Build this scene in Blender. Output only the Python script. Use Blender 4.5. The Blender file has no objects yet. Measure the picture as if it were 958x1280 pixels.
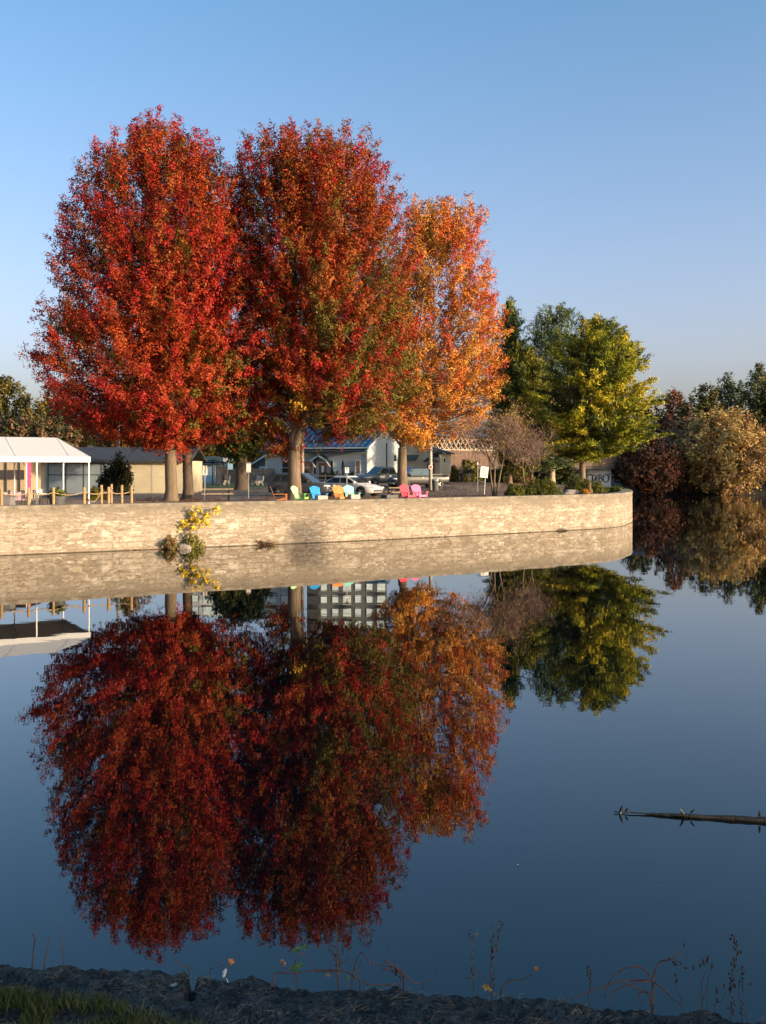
import bpy, math, random
import numpy as np
from mathutils import Vector, Matrix
from mathutils.geometry import delaunay_2d_cdt

PI = math.pi
R = math.radians
scene = bpy.context.scene
col = scene.collection

# ------------------------------------------------------------------ camera, sky, sun, exposure
F, CX, HY, CH = 1244.0, 479.0, 584.0, 4.1        # focal length in photo pixels, centre column, horizon row, eye height over the water
cam_d = bpy.data.cameras.new('camera')
cam = bpy.data.objects.new('camera', cam_d)
col.objects.link(cam)
cam.location = (0, 0, CH)
cam.rotation_euler = (R(90), 0, 0)
cam_d.sensor_fit = 'VERTICAL'
cam_d.sensor_height = 36.0
cam_d.lens = F / 1280.0 * 36.0
cam_d.shift_y = -(640.0 - HY) / 1280.0
cam_d.clip_start = 0.05
cam_d.clip_end = 5000
scene.camera = cam

SUN_AZ = R(62)                                    # to the right of straight-behind the camera
SUN_EL = R(9)
SUNV = Vector((math.sin(SUN_AZ) * math.cos(SUN_EL), -math.cos(SUN_AZ) * math.cos(SUN_EL), math.sin(SUN_EL)))
world = bpy.data.worlds.new('World')
scene.world = world
world.use_nodes = True
wn = world.node_tree
bg = wn.nodes['Background']
sky = wn.nodes.new('ShaderNodeTexSky')
sky.sky_type = 'NISHITA'
sky.sun_disc = False
sky.sun_elevation = SUN_EL
sky.sun_rotation = math.atan2(SUNV.x, SUNV.y)
sky.altitude = 300
sky.air_density = 0.7
sky.dust_density = 5.0
sky.ozone_density = 1.1
# the air of the day: paler and warmer low down, deeper blue overhead than the plain sky model
wtc = wn.nodes.new('ShaderNodeTexCoord'); wsx = wn.nodes.new('ShaderNodeSeparateXYZ'); wn.links.new(wtc.outputs['Generated'], wsx.inputs[0])
wcc = wn.nodes.new('ShaderNodeCombineColor')
for ch, (lo, hi) in enumerate(((1.24, 0.60), (1.07, 1.10), (1.08, 1.24))):
    r = wn.nodes.new('ShaderNodeMapRange'); wn.links.new(wsx.outputs[2], r.inputs[0])
    for k, v in enumerate((0.12, 0.58, lo, hi)): r.inputs[k+1].default_value = v
    wn.links.new(r.outputs[0], wcc.inputs[ch])
tint = wn.nodes.new('ShaderNodeMix'); tint.data_type = 'RGBA'; tint.blend_type = 'MULTIPLY'; tint.inputs[0].default_value = 1.0
wn.links.new(sky.outputs[0], tint.inputs[6]); wn.links.new(wcc.outputs[0], tint.inputs[7]); wn.links.new(tint.outputs[2], bg.inputs[0])
bg.inputs[1].default_value = 0.15

sun_d = bpy.data.lights.new('sun', 'SUN')
sun_d.energy = 3.1
sun_d.angle = R(0.5)
sun_d.color = (1.0, 0.78, 0.53)
sun = bpy.data.objects.new('sun', sun_d)
sun.rotation_euler = SUNV.to_track_quat('Z', 'Y').to_euler()
sun.location = (40, -40, 60)
col.objects.link(sun)

vs = scene.view_settings
vs.view_transform = 'Standard'
vs.look = 'None'
vs.gamma = 1.0
vs.use_curve_mapping = False
vs.exposure = 1.2
scene.cycles.max_bounces = 6
scene.cycles.diffuse_bounces = 2
scene.cycles.glossy_bounces = 3
scene.cycles.transmission_bounces = 3
scene.cycles.transparent_max_bounces = 4
scene.cycles.use_denoising = True

# ------------------------------------------------------------------ helpers
def px(x, Y): return (x - CX) * Y / F
def pz(y, Y): return CH - (y - HY) * Y / F
def at(x, y, Y): return Vector((px(x, Y), Y, pz(y, Y)))

def smooth(t):
    t = np.clip(t, 0, 1)
    return t * t * (3 - 2 * t)

def ground_z(y):
    return 2.0 + 0.4 * float(smooth((y - 78) / 35.0))

_rs = np.random.RandomState(5)
_tab = _rs.rand(4096)
def vnoise(p, scale=1.0, seed=0):
    """value noise, p (n,3) -> (n,) in 0..1"""
    q = np.asarray(p, float) * scale + 1000.0 + seed * 17.31
    i = np.floor(q).astype(np.int64); f = q - i
    f = f * f * (3 - 2 * f)
    def h(dx, dy, dz):
        k = (i[:, 0] + dx) * 73856093 ^ (i[:, 1] + dy) * 19349663 ^ (i[:, 2] + dz) * 83492791
        return _tab[(k % 4096)]
    fx, fy, fz = f[:, 0], f[:, 1], f[:, 2]
    a = h(0,0,0)*(1-fx)+h(1,0,0)*fx; b = h(0,1,0)*(1-fx)+h(1,1,0)*fx
    c = h(0,0,1)*(1-fx)+h(1,0,1)*fx; d = h(0,1,1)*(1-fx)+h(1,1,1)*fx
    return (a*(1-fy)+b*fy)*(1-fz) + (c*(1-fy)+d*fy)*fz

def link(name, me, m=None, parent=None, smooth_shade=False):
    o = bpy.data.objects.new(name, me)
    col.objects.link(o)
    if m is not None: me.materials.append(m)
    if parent is not None: o.parent = parent
    if smooth_shade: me.polygons.foreach_set('use_smooth', np.ones(len(me.polygons), bool))
    return o

def tag(o, label=None, cat=None, group=None, kind=None):
    if label: o['label'] = label
    if cat: o['category'] = cat
    if group: o['group'] = group
    if kind: o['kind'] = kind
    return o

def thing(name, label, cat, loc=(0, 0, 0), rz=0.0, group=None):
    o = bpy.data.objects.new(name, None)
    o.empty_display_size = 0.3
    col.objects.link(o)
    o.location = loc; o.rotation_euler = (0, 0, rz)
    return tag(o, label, cat, group)

def dup(root, loc, rz=None, label=None):
    def cp(o, parent):
        c = o.copy(); col.objects.link(c)
        c.parent = parent
        for ch in list(o.children): cp(ch, c)
        return c
    r = cp(root, None)
    r.location = loc
    if rz is not None: r.rotation_euler = (0, 0, rz)
    if label: r['label'] = label
    return r

class MB:
    def __init__(s): s.v = []; s.f = []
    def add(s, vs, fs):
        b = len(s.v); s.v += [tuple(x) for x in vs]; s.f += [tuple(b + i for i in f) for f in fs]; return s
    def box(s, c, size, rz=0.0, ry=0.0, rx=0.0):
        hx, hy, hz = size[0]/2, size[1]/2, size[2]/2
        M = Matrix.Rotation(rz, 3, 'Z') @ Matrix.Rotation(ry, 3, 'Y') @ Matrix.Rotation(rx, 3, 'X')
        C = Vector(c)
        vs = [C + M @ Vector((x, y, z)) for z in (-hz, hz) for x, y in ((-hx,-hy),(hx,-hy),(hx,hy),(-hx,hy))]
        return s.add(vs, [(3,2,1,0),(4,5,6,7),(0,1,5,4),(1,2,6,5),(2,3,7,6),(3,0,4,7)])
    def tube(s, pts, rad, n=8, cap=True):
        pts = [Vector(p) for p in pts]
        if not hasattr(rad, '__len__'): rad = [rad] * len(pts)
        rings = []
        up = Vector((0.13, 0.31, 0.94))
        for i, p in enumerate(pts):
            d = (pts[min(i+1, len(pts)-1)] - pts[max(i-1, 0)])
            if d.length < 1e-9: d = Vector((0, 0, 1))
            d.normalize()
            a = d.cross(up)
            if a.length < 1e-3: a = d.cross(Vector((1, 0, 0)))
            a.normalize(); b = d.cross(a)
            rings.append([p + (a*math.cos(2*PI*k/n) + b*math.sin(2*PI*k/n)) * rad[i] for k in range(n)])
        vs = [v for r in rings for v in r]
        fs = []
        for i in range(len(pts)-1):
            for k in range(n):
                fs.append((i*n+k, i*n+(k+1)%n, (i+1)*n+(k+1)%n, (i+1)*n+k))
        if cap:
            fs.append(tuple(reversed(range(n)))); fs.append(tuple(range((len(pts)-1)*n, len(pts)*n)))
        return s.add(vs, fs)
    def lathe(s, prof, c=(0,0,0), n=16, axis='Z'):
        vs = []
        for r, h in prof:
            for k in range(n):
                a = 2*PI*k/n
                x, y, z = r*math.cos(a), r*math.sin(a), h
                if axis == 'Y': x, y, z = x, h, y
                vs.append((c[0]+x, c[1]+y, c[2]+z))
        fs = [(i*n+k, i*n+(k+1)%n, (i+1)*n+(k+1)%n, (i+1)*n+k) for i in range(len(prof)-1) for k in range(n)]
        fs.append(tuple(reversed(range(n)))); fs.append(tuple(range((len(prof)-1)*n, len(prof)*n)))
        return s.add(vs, fs)
    def prism(s, poly, a, b, plane='XZ'):
        """polygon in a plane, extruded from a to b along the third axis"""
        def P(u, v, w): return (u, w, v) if plane == 'XZ' else ((w, u, v) if plane == 'YZ' else (u, v, w))
        n = len(poly)
        vs = [P(u, v, a) for u, v in poly] + [P(u, v, b) for u, v in poly]
        fs = [tuple(range(n)), tuple(reversed(range(n, 2*n)))] + [(i, i+n, (i+1)%n+n, (i+1)%n) for i in range(n)]
        return s.add(vs, fs)
    def loft(s, rings, cap=True):
        n = len(rings[0]); vs = [v for r in rings for v in r]
        fs = [(i*n+k, i*n+(k+1)%n, (i+1)*n+(k+1)%n, (i+1)*n+k) for i in range(len(rings)-1) for k in range(n)]
        if cap:
            fs.append(tuple(reversed(range(n)))); fs.append(tuple(range((len(rings)-1)*n, len(rings)*n)))
        return s.add(vs, fs)
    def slab(s, pts, t):
        """a flat polygon given thickness t along its normal"""
        p = [Vector(q) for q in pts]
        nrm = (p[1]-p[0]).cross(p[2]-p[0]).normalized()
        n = len(p)
        vs = p + [q - nrm*t for q in p]
        fs = [tuple(range(n)), tuple(reversed(range(n, 2*n)))] + [(i, i+n, (i+1)%n+n, (i+1)%n) for i in range(n)]
        return s.add(vs, fs)
    def mesh(s, name):
        me = bpy.data.meshes.new(name); me.from_pydata(s.v, [], s.f); me.update()
        import bmesh
        bm = bmesh.new(); bm.from_mesh(me); bmesh.ops.recalc_face_normals(bm, faces=bm.faces); bm.to_mesh(me); bm.free()
        return me
    def build(s, name, m, parent=None, sm=False):
        return link(name, s.mesh(name), m, parent, sm)

def quad_mesh(name, V, colors=None):
    """V (n,4,3) -> mesh of n separate quads, with a colour per quad"""
    n = len(V)
    me = bpy.data.meshes.new(name)
    me.vertices.add(n*4); me.loops.add(n*4); me.polygons.add(n)
    me.vertices.foreach_set('co', np.ascontiguousarray(V, dtype=np.float32).ravel())
    me.loops.foreach_set('vertex_index', np.arange(n*4, dtype=np.int32))
    me.polygons.foreach_set('loop_start', np.arange(0, n*4, 4, dtype=np.int32))
    me.update(calc_edges=True)
    if colors is not None:
        a = me.color_attributes.new('leaf_color', 'FLOAT_COLOR', 'POINT')
        c = np.ones((n, 4, 4), np.float32); c[:, :, :3] = colors[:, None, :]
        a.data.foreach_set('color', c.ravel())
    return me

def unit(a): return a / np.maximum(np.linalg.norm(a, axis=-1, keepdims=True), 1e-9)

def leaf_quads(P, N, T, ln, wd):
    N = unit(N); T = unit(T - N * np.sum(T*N, axis=1, keepdims=True)); B = np.cross(N, T)
    ln = np.asarray(ln)[:, None]; wd = np.asarray(wd)[:, None]
    V = np.empty((len(P), 4, 3))
    V[:, 0] = P - T*ln*0.5
    V[:, 1] = P + B*wd*0.5 + N*wd*0.14
    V[:, 2] = P + T*ln*0.5
    V[:, 3] = P - B*wd*0.5 + N*wd*0.14
    return V

# ------------------------------------------------------------------ materials
def new_mat(name):
    m = bpy.data.materials.new(name); m.use_nodes = True
    nt = m.node_tree
    return m, nt, nt.nodes['Principled BSDF']

def mat(name, c, rough=0.7, var=0.2, scale=6.0, bump=0.0, bscale=30.0, metal=0.0, spec=0.4, stretch=(1,1,1), c2=None, coat=0.0):
    m, nt, b = new_mat(name)
    tc = nt.nodes.new('ShaderNodeTexCoord'); mp = nt.nodes.new('ShaderNodeMapping')
    mp.inputs['Scale'].default_value = stretch
    nt.links.new(tc.outputs['Object'], mp.inputs[0])
    nz = nt.nodes.new('ShaderNodeTexNoise'); nz.inputs['Scale'].default_value = scale; nz.inputs['Detail'].default_value = 5
    nt.links.new(mp.outputs[0], nz.inputs['Vector'])
    mr = nt.nodes.new('ShaderNodeMapRange'); mr.inputs[1].default_value = 0.3; mr.inputs[2].default_value = 0.7
    nt.links.new(nz.outputs['Fac'], mr.inputs[0])
    mx = nt.nodes.new('ShaderNodeMix'); mx.data_type = 'RGBA'
    a = [min(1, x*(1-var)) for x in c]; d = [min(1, x*(1+var)) for x in (c2 or c)]
    mx.inputs[6].default_value = (*a, 1); mx.inputs[7].default_value = (*d, 1)
    nt.links.new(mr.outputs[0], mx.inputs[0]); nt.links.new(mx.outputs[2], b.inputs['Base Color'])
    b.inputs['Roughness'].default_value = rough; b.inputs['Metallic'].default_value = metal
    b.inputs['Specular IOR Level'].default_value = spec
    if coat: b.inputs['Coat Weight'].default_value = coat; b.inputs['Coat Roughness'].default_value = 0.05
    if bump:
        n2 = nt.nodes.new('ShaderNodeTexNoise'); n2.inputs['Scale'].default_value = bscale; n2.inputs['Detail'].default_value = 6
        nt.links.new(mp.outputs[0], n2.inputs['Vector'])
        bp = nt.nodes.new('ShaderNodeBump'); bp.inputs['Strength'].default_value = 0.8; bp.inputs['Distance'].default_value = bump
        nt.links.new(n2.outputs['Fac'], bp.inputs['Height']); nt.links.new(bp.outputs[0], b.inputs['Normal'])
    return m

def leaf_mat(name, trans=0.3, rough=0.55):
    m, nt, b = new_mat(name)
    at_ = nt.nodes.new('ShaderNodeAttribute'); at_.attribute_name = 'leaf_color'
    nt.links.new(at_.outputs['Color'], b.inputs['Base Color'])
    b.inputs['Roughness'].default_value = rough; b.inputs['Specular IOR Level'].default_value = 0.12
    tr = nt.nodes.new('ShaderNodeBsdfTranslucent'); nt.links.new(at_.outputs['Color'], tr.inputs['Color'])
    ms = nt.nodes.new('ShaderNodeMixShader'); ms.inputs[0].default_value = trans
    nt.links.new(b.outputs[0], ms.inputs[1]); nt.links.new(tr.outputs[0], ms.inputs[2])
    nt.links.new(ms.outputs[0], nt.nodes['Material Output'].inputs['Surface'])
    return m

M = {}
M['leaf'] = leaf_mat('foliage leaves', 0.16, 0.5)
M['needle'] = leaf_mat('pine needles', 0.15, 0.6)
M['bark'] = mat('grey brown bark', (0.15, 0.108, 0.07), 0.9, 0.35, 3, 0.03, 9, stretch=(3, 3, 0.5))
M['bark_dark'] = mat('dark bark', (0.085, 0.062, 0.045), 0.9, 0.35, 3, 0.03, 9, stretch=(3, 3, 0.5))
M['bark_pale'] = mat('pale bark', (0.34, 0.26, 0.17), 0.85, 0.25, 3, 0.02, 9, stretch=(3, 3, 0.5))
M['bark_bare'] = mat('bare twigs', (0.21, 0.135, 0.115), 0.85, 0.2, 3)
M['white_canvas'] = mat('white tent canvas', (0.50, 0.49, 0.49), 0.6, 0.03, 1.5)
M['white_paint'] = mat('white paint', (0.76, 0.74, 0.70), 0.5, 0.06)
M['boulder'] = mat('rough boulder', (.25, .21, .17), .95, .3, 6, .04, 9)
M['steel'] = mat('galvanised steel', (0.42, 0.42, 0.41), 0.45, 0.15, metal=0.6)
M['black_metal'] = mat('black metal', (0.025, 0.025, 0.027), 0.5, 0.2)
M['dark_grey'] = mat('dark grey plastic', (0.07, 0.07, 0.072), 0.6, 0.15)
M['wood_post'] = mat('golden wooden post', (0.33, 0.20, 0.095), 0.75, 0.2, 4, 0.003, 30, stretch=(4, 4, 0.5))
M['wood_grey'] = mat('weathered wood', (0.30, 0.22, 0.15), 0.85, 0.25, 5, 0.004, 20, stretch=(1, 4, 4))
M['rope'] = mat('rope', (0.36, 0.25, 0.14), 0.9, 0.2, 30)
M['concrete'] = mat('concrete block', (0.36, 0.33, 0.29), 0.9, 0.2, 5, 0.01, 30)
M['concrete_blue'] = mat('pier concrete', (0.42, 0.45, 0.47), 0.9, 0.2, 1.2, 0.01, 10)
M['glass'] = mat('dark window glass', (0.02, 0.03, 0.035), 0.05, 0.1, spec=0.9)
M['glass_pale'] = mat('apartment window glass', (0.58, 0.68, 0.68), 0.12, 0.3, 0.12, spec=0.9)
M['tyre'] = mat('tyre rubber', (0.018, 0.018, 0.018), 0.85, 0.2)
M['rim'] = mat('alloy rim', (0.45, 0.45, 0.46), 0.3, 0.1, metal=0.8)
M['chrome'] = mat('chrome', (0.65, 0.65, 0.66), 0.15, 0.05, metal=0.9)
M['lamp_clear'] = mat('headlamp lens', (0.7, 0.7, 0.68), 0.1, 0.1, spec=0.9)
M['lamp_red'] = mat('tail lamp lens', (0.35, 0.02, 0.015), 0.2, 0.1)
M['pink'] = mat('pink banner cloth', (0.75, 0.10, 0.25), 0.7, 0.08)
M['concrete_grey'] = mat('grey planter', (.16, .15, .14), .8, .15)
M['black_paint'] = mat('black spray paint', (0.02, 0.02, 0.025), 0.6, 0.1)

# --- water
m, nt, b = new_mat('river water')
b.inputs['Base Color'].default_value = (0.0, 0.0015, 0.003, 1)
b.inputs['Roughness'].default_value = 0.012
b.inputs['IOR'].default_value = 1.66
b.inputs['Specular Tint'].default_value = (0.70, 0.98, 1.0, 1)
tc = nt.nodes.new('ShaderNodeTexCoord')
mp = nt.nodes.new('ShaderNodeMapping'); mp.inputs['Scale'].default_value = (0.35, 1.0, 1.0)
nt.links.new(tc.outputs['Object'], mp.inputs[0])
nz = nt.nodes.new('ShaderNodeTexNoise'); nz.inputs['Scale'].default_value = 1.1; nz.inputs['Detail'].default_value = 3
nt.links.new(mp.outputs[0], nz.inputs['Vector'])
bp = nt.nodes.new('ShaderNodeBump'); bp.inputs['Strength'].default_value = 1.0; bp.inputs['Distance'].default_value = 0.0012
nt.links.new(nz.outputs['Fac'], bp.inputs['Height']); nt.links.new(bp.outputs[0], b.inputs['Normal'])
# a light breeze roughens the open reach beyond the point
sxy = nt.nodes.new('ShaderNodeSeparateXYZ'); nt.links.new(tc.outputs['Object'], sxy.inputs[0])
def ramp(out, a, c, lo, hi):
    r = nt.nodes.new('ShaderNodeMapRange'); r.interpolation_type = 'SMOOTHSTEP'
    for i, v in enumerate((a, c, lo, hi)): r.inputs[i+1].default_value = v
    nt.links.new(out, r.inputs[0]); return r.outputs[0]
mm = nt.nodes.new('ShaderNodeMath'); mm.operation = 'MULTIPLY'
nt.links.new(ramp(sxy.outputs[0], 14, 24, 0, 1), mm.inputs[0]); nt.links.new(ramp(sxy.outputs[1], 70, 105, 0, 1), mm.inputs[1])
n3 = nt.nodes.new('ShaderNodeTexNoise'); n3.inputs['Scale'].default_value = .12; n3.inputs['Detail'].default_value = 4; nt.links.new(mp.outputs[0], n3.inputs['Vector'])
m3 = nt.nodes.new('ShaderNodeMath'); m3.operation = 'MULTIPLY'; nt.links.new(mm.outputs[0], m3.inputs[0]); nt.links.new(ramp(n3.outputs['Fac'], .35, .65, .3, 1), m3.inputs[1])
nt.links.new(ramp(m3.outputs[0], 0, 1, .012, .085), b.inputs['Roughness'])
M['water'] = m

# --- old stone wall
def wall_material():
    m, nt, b = new_mat('old rubble stone wall')
    N = nt.nodes.new; Lk = nt.links.new
    tc = N('ShaderNodeTexCoord'); mp = N('ShaderNodeMapping'); mp.inputs['Scale'].default_value = (.8, .8, 2.0)
    Lk(tc.outputs['Object'], mp.inputs[0])
    def noise(scale, det, dist=0.0):
        n = N('ShaderNodeTexNoise'); n.inputs['Scale'].default_value = scale; n.inputs['Detail'].default_value = det
        n.inputs['Distortion'].default_value = dist; Lk(mp.outputs[0], n.inputs['Vector']); return n
    def rng(src, a, c, lo=0.0, hi=1.0):
        r = N('ShaderNodeMapRange'); r.inputs[1].default_value = a; r.inputs[2].default_value = c
        r.inputs[3].default_value = lo; r.inputs[4].default_value = hi; Lk(src, r.inputs[0]); return r.outputs[0]
    def mix(fac, a, c):
        x = N('ShaderNodeMix'); x.data_type = 'RGBA'
        for i, v in ((6, a), (7, c)):
            if isinstance(v, tuple): x.inputs[i].default_value = (*v, 1)
            else: Lk(v, x.inputs[i])
        if isinstance(fac, float): x.inputs[0].default_value = fac
        else: Lk(fac, x.inputs[0])
        return x.outputs[2]
    vo = N('ShaderNodeTexVoronoi'); vo.inputs['Scale'].default_value = 2.6; vo.inputs['Randomness'].default_value = 1.0
    wp = noise(3.0, 3); va = N('ShaderNodeVectorMath'); va.operation = 'MULTIPLY_ADD'
    va.inputs[1].default_value = (0.5, 0.5, 0.5); Lk(wp.outputs['Color'], va.inputs[0]); Lk(mp.outputs[0], va.inputs[2])
    Lk(va.outputs[0], vo.inputs['Vector'])
    c0 = mix(rng(noise(0.55, 4).outputs['Fac'], .35, .65), (0.245, 0.202, 0.150), (0.335, 0.284, 0.220))
    sp = N('ShaderNodeSeparateColor'); Lk(vo.outputs['Color'], sp.inputs[0])
    c1 = mix(rng(sp.outputs[0], .55, .95, 0, .55), c0, (0.29, 0.215, 0.14))
    pm = N('ShaderNodeMath'); pm.operation = 'MULTIPLY'
    Lk(rng(noise(2.7, 7, 1.1).outputs['Fac'], .50, .62, 0, .9), pm.inputs[0]); Lk(rng(noise(0.42, 3).outputs['Fac'], .36, .6, .25, 1), pm.inputs[1])
    c2 = mix(pm.outputs[0], c1, (0.54, 0.47, 0.38))
    c2 = mix(rng(noise(6.5, 4, 0.4).outputs['Fac'], .6, .7, 0, .5), c2, (0.50, 0.43, 0.34))
    c3 = mix(rng(noise(5.0, 7, 0.9).outputs['Fac'], .54, .64, 0, .8), c2, (0.16, 0.115, 0.075))
    cx = N('ShaderNodeCombineXYZ'); sb = N('ShaderNodeSeparateXYZ'); wv = N('ShaderNodeVectorMath'); wv.operation = 'MULTIPLY_ADD'
    wv.inputs[1].default_value = (.45, .45, .26); Lk(noise(1.6, 4).outputs['Color'], wv.inputs[0]); Lk(tc.outputs['Object'], wv.inputs[2]); Lk(wv.outputs[0], sb.inputs[0])
    Lk(sb.outputs[0], cx.inputs[0]); Lk(sb.outputs[2], cx.inputs[1])
    bk = N('ShaderNodeTexBrick'); Lk(cx.outputs[0], bk.inputs['Vector']); bk.inputs['Scale'].default_value = 1.0; bk.inputs['Brick Width'].default_value = .62; bk.inputs['Row Height'].default_value = .27
    bk.inputs['Mortar Size'].default_value = .022; bk.inputs['Mortar Smooth'].default_value = .6; bk.inputs['Bias'].default_value = 0
    bk.inputs['Color1'].default_value = (.2, .2, .2, 1); bk.inputs['Color2'].default_value = (.8, .8, .8, 1); bk.inputs['Mortar'].default_value = (.5, .5, .5, 1)
    bc = N('ShaderNodeSeparateColor'); Lk(bk.outputs['Color'], bc.inputs[0])
    c3 = mix(rng(bc.outputs[0], .35, .2, 0, .35), c3, (.22, .165, .11))
    c3 = mix(rng(bc.outputs[0], .65, .8, 0, .3), c3, (.55, .46, .35))
    mo = N('ShaderNodeMath'); mo.operation = 'MULTIPLY'; Lk(bk.outputs['Fac'], mo.inputs[0]); Lk(rng(noise(.8, 4).outputs['Fac'], .3, .55, .1, .8), mo.inputs[1])
    c3 = mix(mo.outputs[0], c3, (.17, .125, .085))
    c3 = mix(rng(noise(1.5, 6, 0.8).outputs['Fac'], .48, .62, 0, .65), c3, (0.19, 0.15, 0.105))
    sx = N('ShaderNodeSeparateXYZ'); Lk(tc.outputs['Object'], sx.inputs[0])
    zz = N('ShaderNodeMath'); zz.operation = 'MULTIPLY_ADD'; Lk(noise(0.9, 5).outputs['Fac'], zz.inputs[0])
    zz.inputs[1].default_value = -1.2; Lk(sx.outputs[2], zz.inputs[2])
    c4 = mix(rng(zz.outputs[0], .75, 1.5, 0, .85), c3, (0.175, 0.145, 0.108))       # grey weathering along the top
    c5 = mix(rng(sx.outputs[2], .065, .02, 0, .9), c4, (0.055, 0.042, 0.026))     # wet line
    Lk(c5, b.inputs['Base Color']); b.inputs['Roughness'].default_value = 0.9; b.inputs['Specular IOR Level'].default_value = 0.2
    ad = N('ShaderNodeMath'); ad.operation = 'ADD'; Lk(noise(5.0, 8, .5).outputs['Fac'], ad.inputs[0]); Lk(rng(vo.outputs['Distance'], 0, .5, .35, 0), ad.inputs[1])
    bp = N('ShaderNodeBump'); bp.inputs['Strength'].default_value = 0.9; bp.inputs['Distance'].default_value = 0.07
    Lk(ad.outputs[0], bp.inputs['Height']); Lk(bp.outputs[0], b.inputs['Normal'])
    return m
M['wall'] = wall_material()
M['coping'] = mat('weathered coping', (0.19, 0.16, 0.12), 0.9, 0.4, 1.8, 0.02, 14)
M['ground'] = mat('leaf strewn paving', (0.20, 0.125, 0.075), 0.95, 0.35, 0.8, 0.02, 12, c2=(0.27, 0.19, 0.125))
M['asphalt'] = mat('worn parking asphalt', (0.15, 0.125, 0.10), 0.9, 0.15, 0.6, 0.008, 40)
M['lawn'] = mat('lawn', (0.06, 0.085, 0.02), 0.95, 0.35, 1.5, 0.03, 25)
M['soil'] = mat('river bank soil', (0.045, 0.036, 0.022), 0.95, 0.3, 0.7, 0.05, 5)
M['blue_mark'] = mat('blue parking paint', (0.03, 0.30, 0.55), 0.7, 0.1)

# ------------------------------------------------------------------ water and land
tag(MB().add([(-900, -60, 0), (1800, -60, 0), (1800, 420, 0), (-900, 420, 0)], [(0, 1, 2, 3)]).build('river_water', M['water']), kind='structure')

def catmull(P, k=8):
    P = [np.array(p, float) for p in P]; out = []
    for i in range(len(P)-1):
        p0 = P[max(i-1, 0)]; p1 = P[i]; p2 = P[i+1]; p3 = P[min(i+2, len(P)-1)]
        for j in range(k):
            t = j / k
            out.append(0.5*((2*p1) + (-p0+p2)*t + (2*p0-5*p1+4*p2-p3)*t*t + (-p0+3*p1-3*p2+p3)*t**3))
    out.append(P[-1]); return np.array(out)

WALL = catmull([(-70, 17), (-36, 36), (-17.8, 46.2), (-11.2, 49.9), (-1.7, 55.3), (5.9, 60.3), (11.5, 64.3), (15.4, 67.6), (18.0, 72.6),
                (19.5, 78), (20.5, 84), (20.8, 89), (20.0, 95.5), (18.2, 102), (15.5, 112)], 8)
def offset_line(L, d):
    t = np.gradient(L, axis=0); t /= np.linalg.norm(t, axis=1, keepdims=True)
    return L + np.stack([-t[:, 1], t[:, 0]], 1) * d      # positive is to the left of travel = landward
def ribbon_wall(d0, d1, z0, z1, name, m, parent, L=WALL):
    a = offset_line(L, d0); c = offset_line(L, d1); mb = MB()
    rings = [[(p[0], p[1], z0), (p[0], p[1], (z0+z1)/2), (p[0], p[1], z1), (q[0], q[1], z1), (q[0], q[1], z0)] for p, q in zip(a, c)]
    mb.loft(rings); return mb.build(name, m, parent)
WTOP = 2.3
rw = thing('retaining_wall', 'long curved old stone retaining wall along the far side of the calm water', 'stone wall', (0, 0, 0))
ribbon_wall(0.0, 0.75, -1.0, 2.14, 'wall_face', M['wall'], rw)
ribbon_wall(-0.025, 0.85, 2.142, WTOP, 'coping', M['coping'], rw)
ribbon_wall(-0.12, -0.003, -1.0, 0.16, 'footing', M['wall'], rw, WALL[:62])

def land(name, boundary, zfun, m, pts_extra=()):
    bnd = [Vector((float(p[0]), float(p[1]))) for p in boundary]; n = len(bnd)
    v = bnd + [Vector(p) for p in pts_extra]
    vo, eo, fo, *_ = delaunay_2d_cdt(v, [(i, (i+1) % n) for i in range(n)], [], 1, 1e-4)
    me = bpy.data.meshes.new(name)
    V = [(p.x, p.y, zfun(p.x, p.y)) for p in vo]
    me.from_pydata(V, [], [tuple(f) for f in fo]); me.update()
    if len(me.polygons) and me.polygons[0].normal.z < 0: me.flip_normals()
    return tag(link(name, me, m), kind='structure')
inner = offset_line(WALL, 0.4)
lb = [tuple(p) for p in inner] + [(13, 122), (8, 150), (-10, 210), (-25, 330), (2500, 420), (2500, 2600), (-2500, 2600), (-2500, 17), (-72, 15)]
ext = [(x, y) for y in range(56, 122, 4) for x in range(-60, 12, 6)]
land('park_ground', lb, lambda x, y: ground_z(y), M['ground'], ext)

BANK = [(700, 40), (260, 60), (112, 76), (77, 100), (66, 122), (57, 143), (46, 148), (38, 149.5), (33, 153), (30, 164), (27, 185), (15, 240), (5, 330)]
BA = np.array(BANK, float)
def bank_dist(x, y):
    p = np.array((x, y)); a = BA[:-1]; d = BA[1:] - a
    t = np.clip(np.sum((p-a)*d, 1)/np.sum(d*d, 1), 0, 1)
    return float(np.min(np.linalg.norm(a + d*t[:, None] - p, axis=1)))
be = [tuple(p) for p in catmull(BANK, 5)]
ext = [(x, y) for y in range(150, 330, 6) for x in range(34, 300, 8) if bank_dist(x, y) > 1.5 and y > 150]
land('far_bank', be + [(2500, 425), (2500, 40)], lambda x, y: -0.25 + 2.6*float(smooth(bank_dist(x, y)/9.0)), M['soil'], ext)

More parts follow.
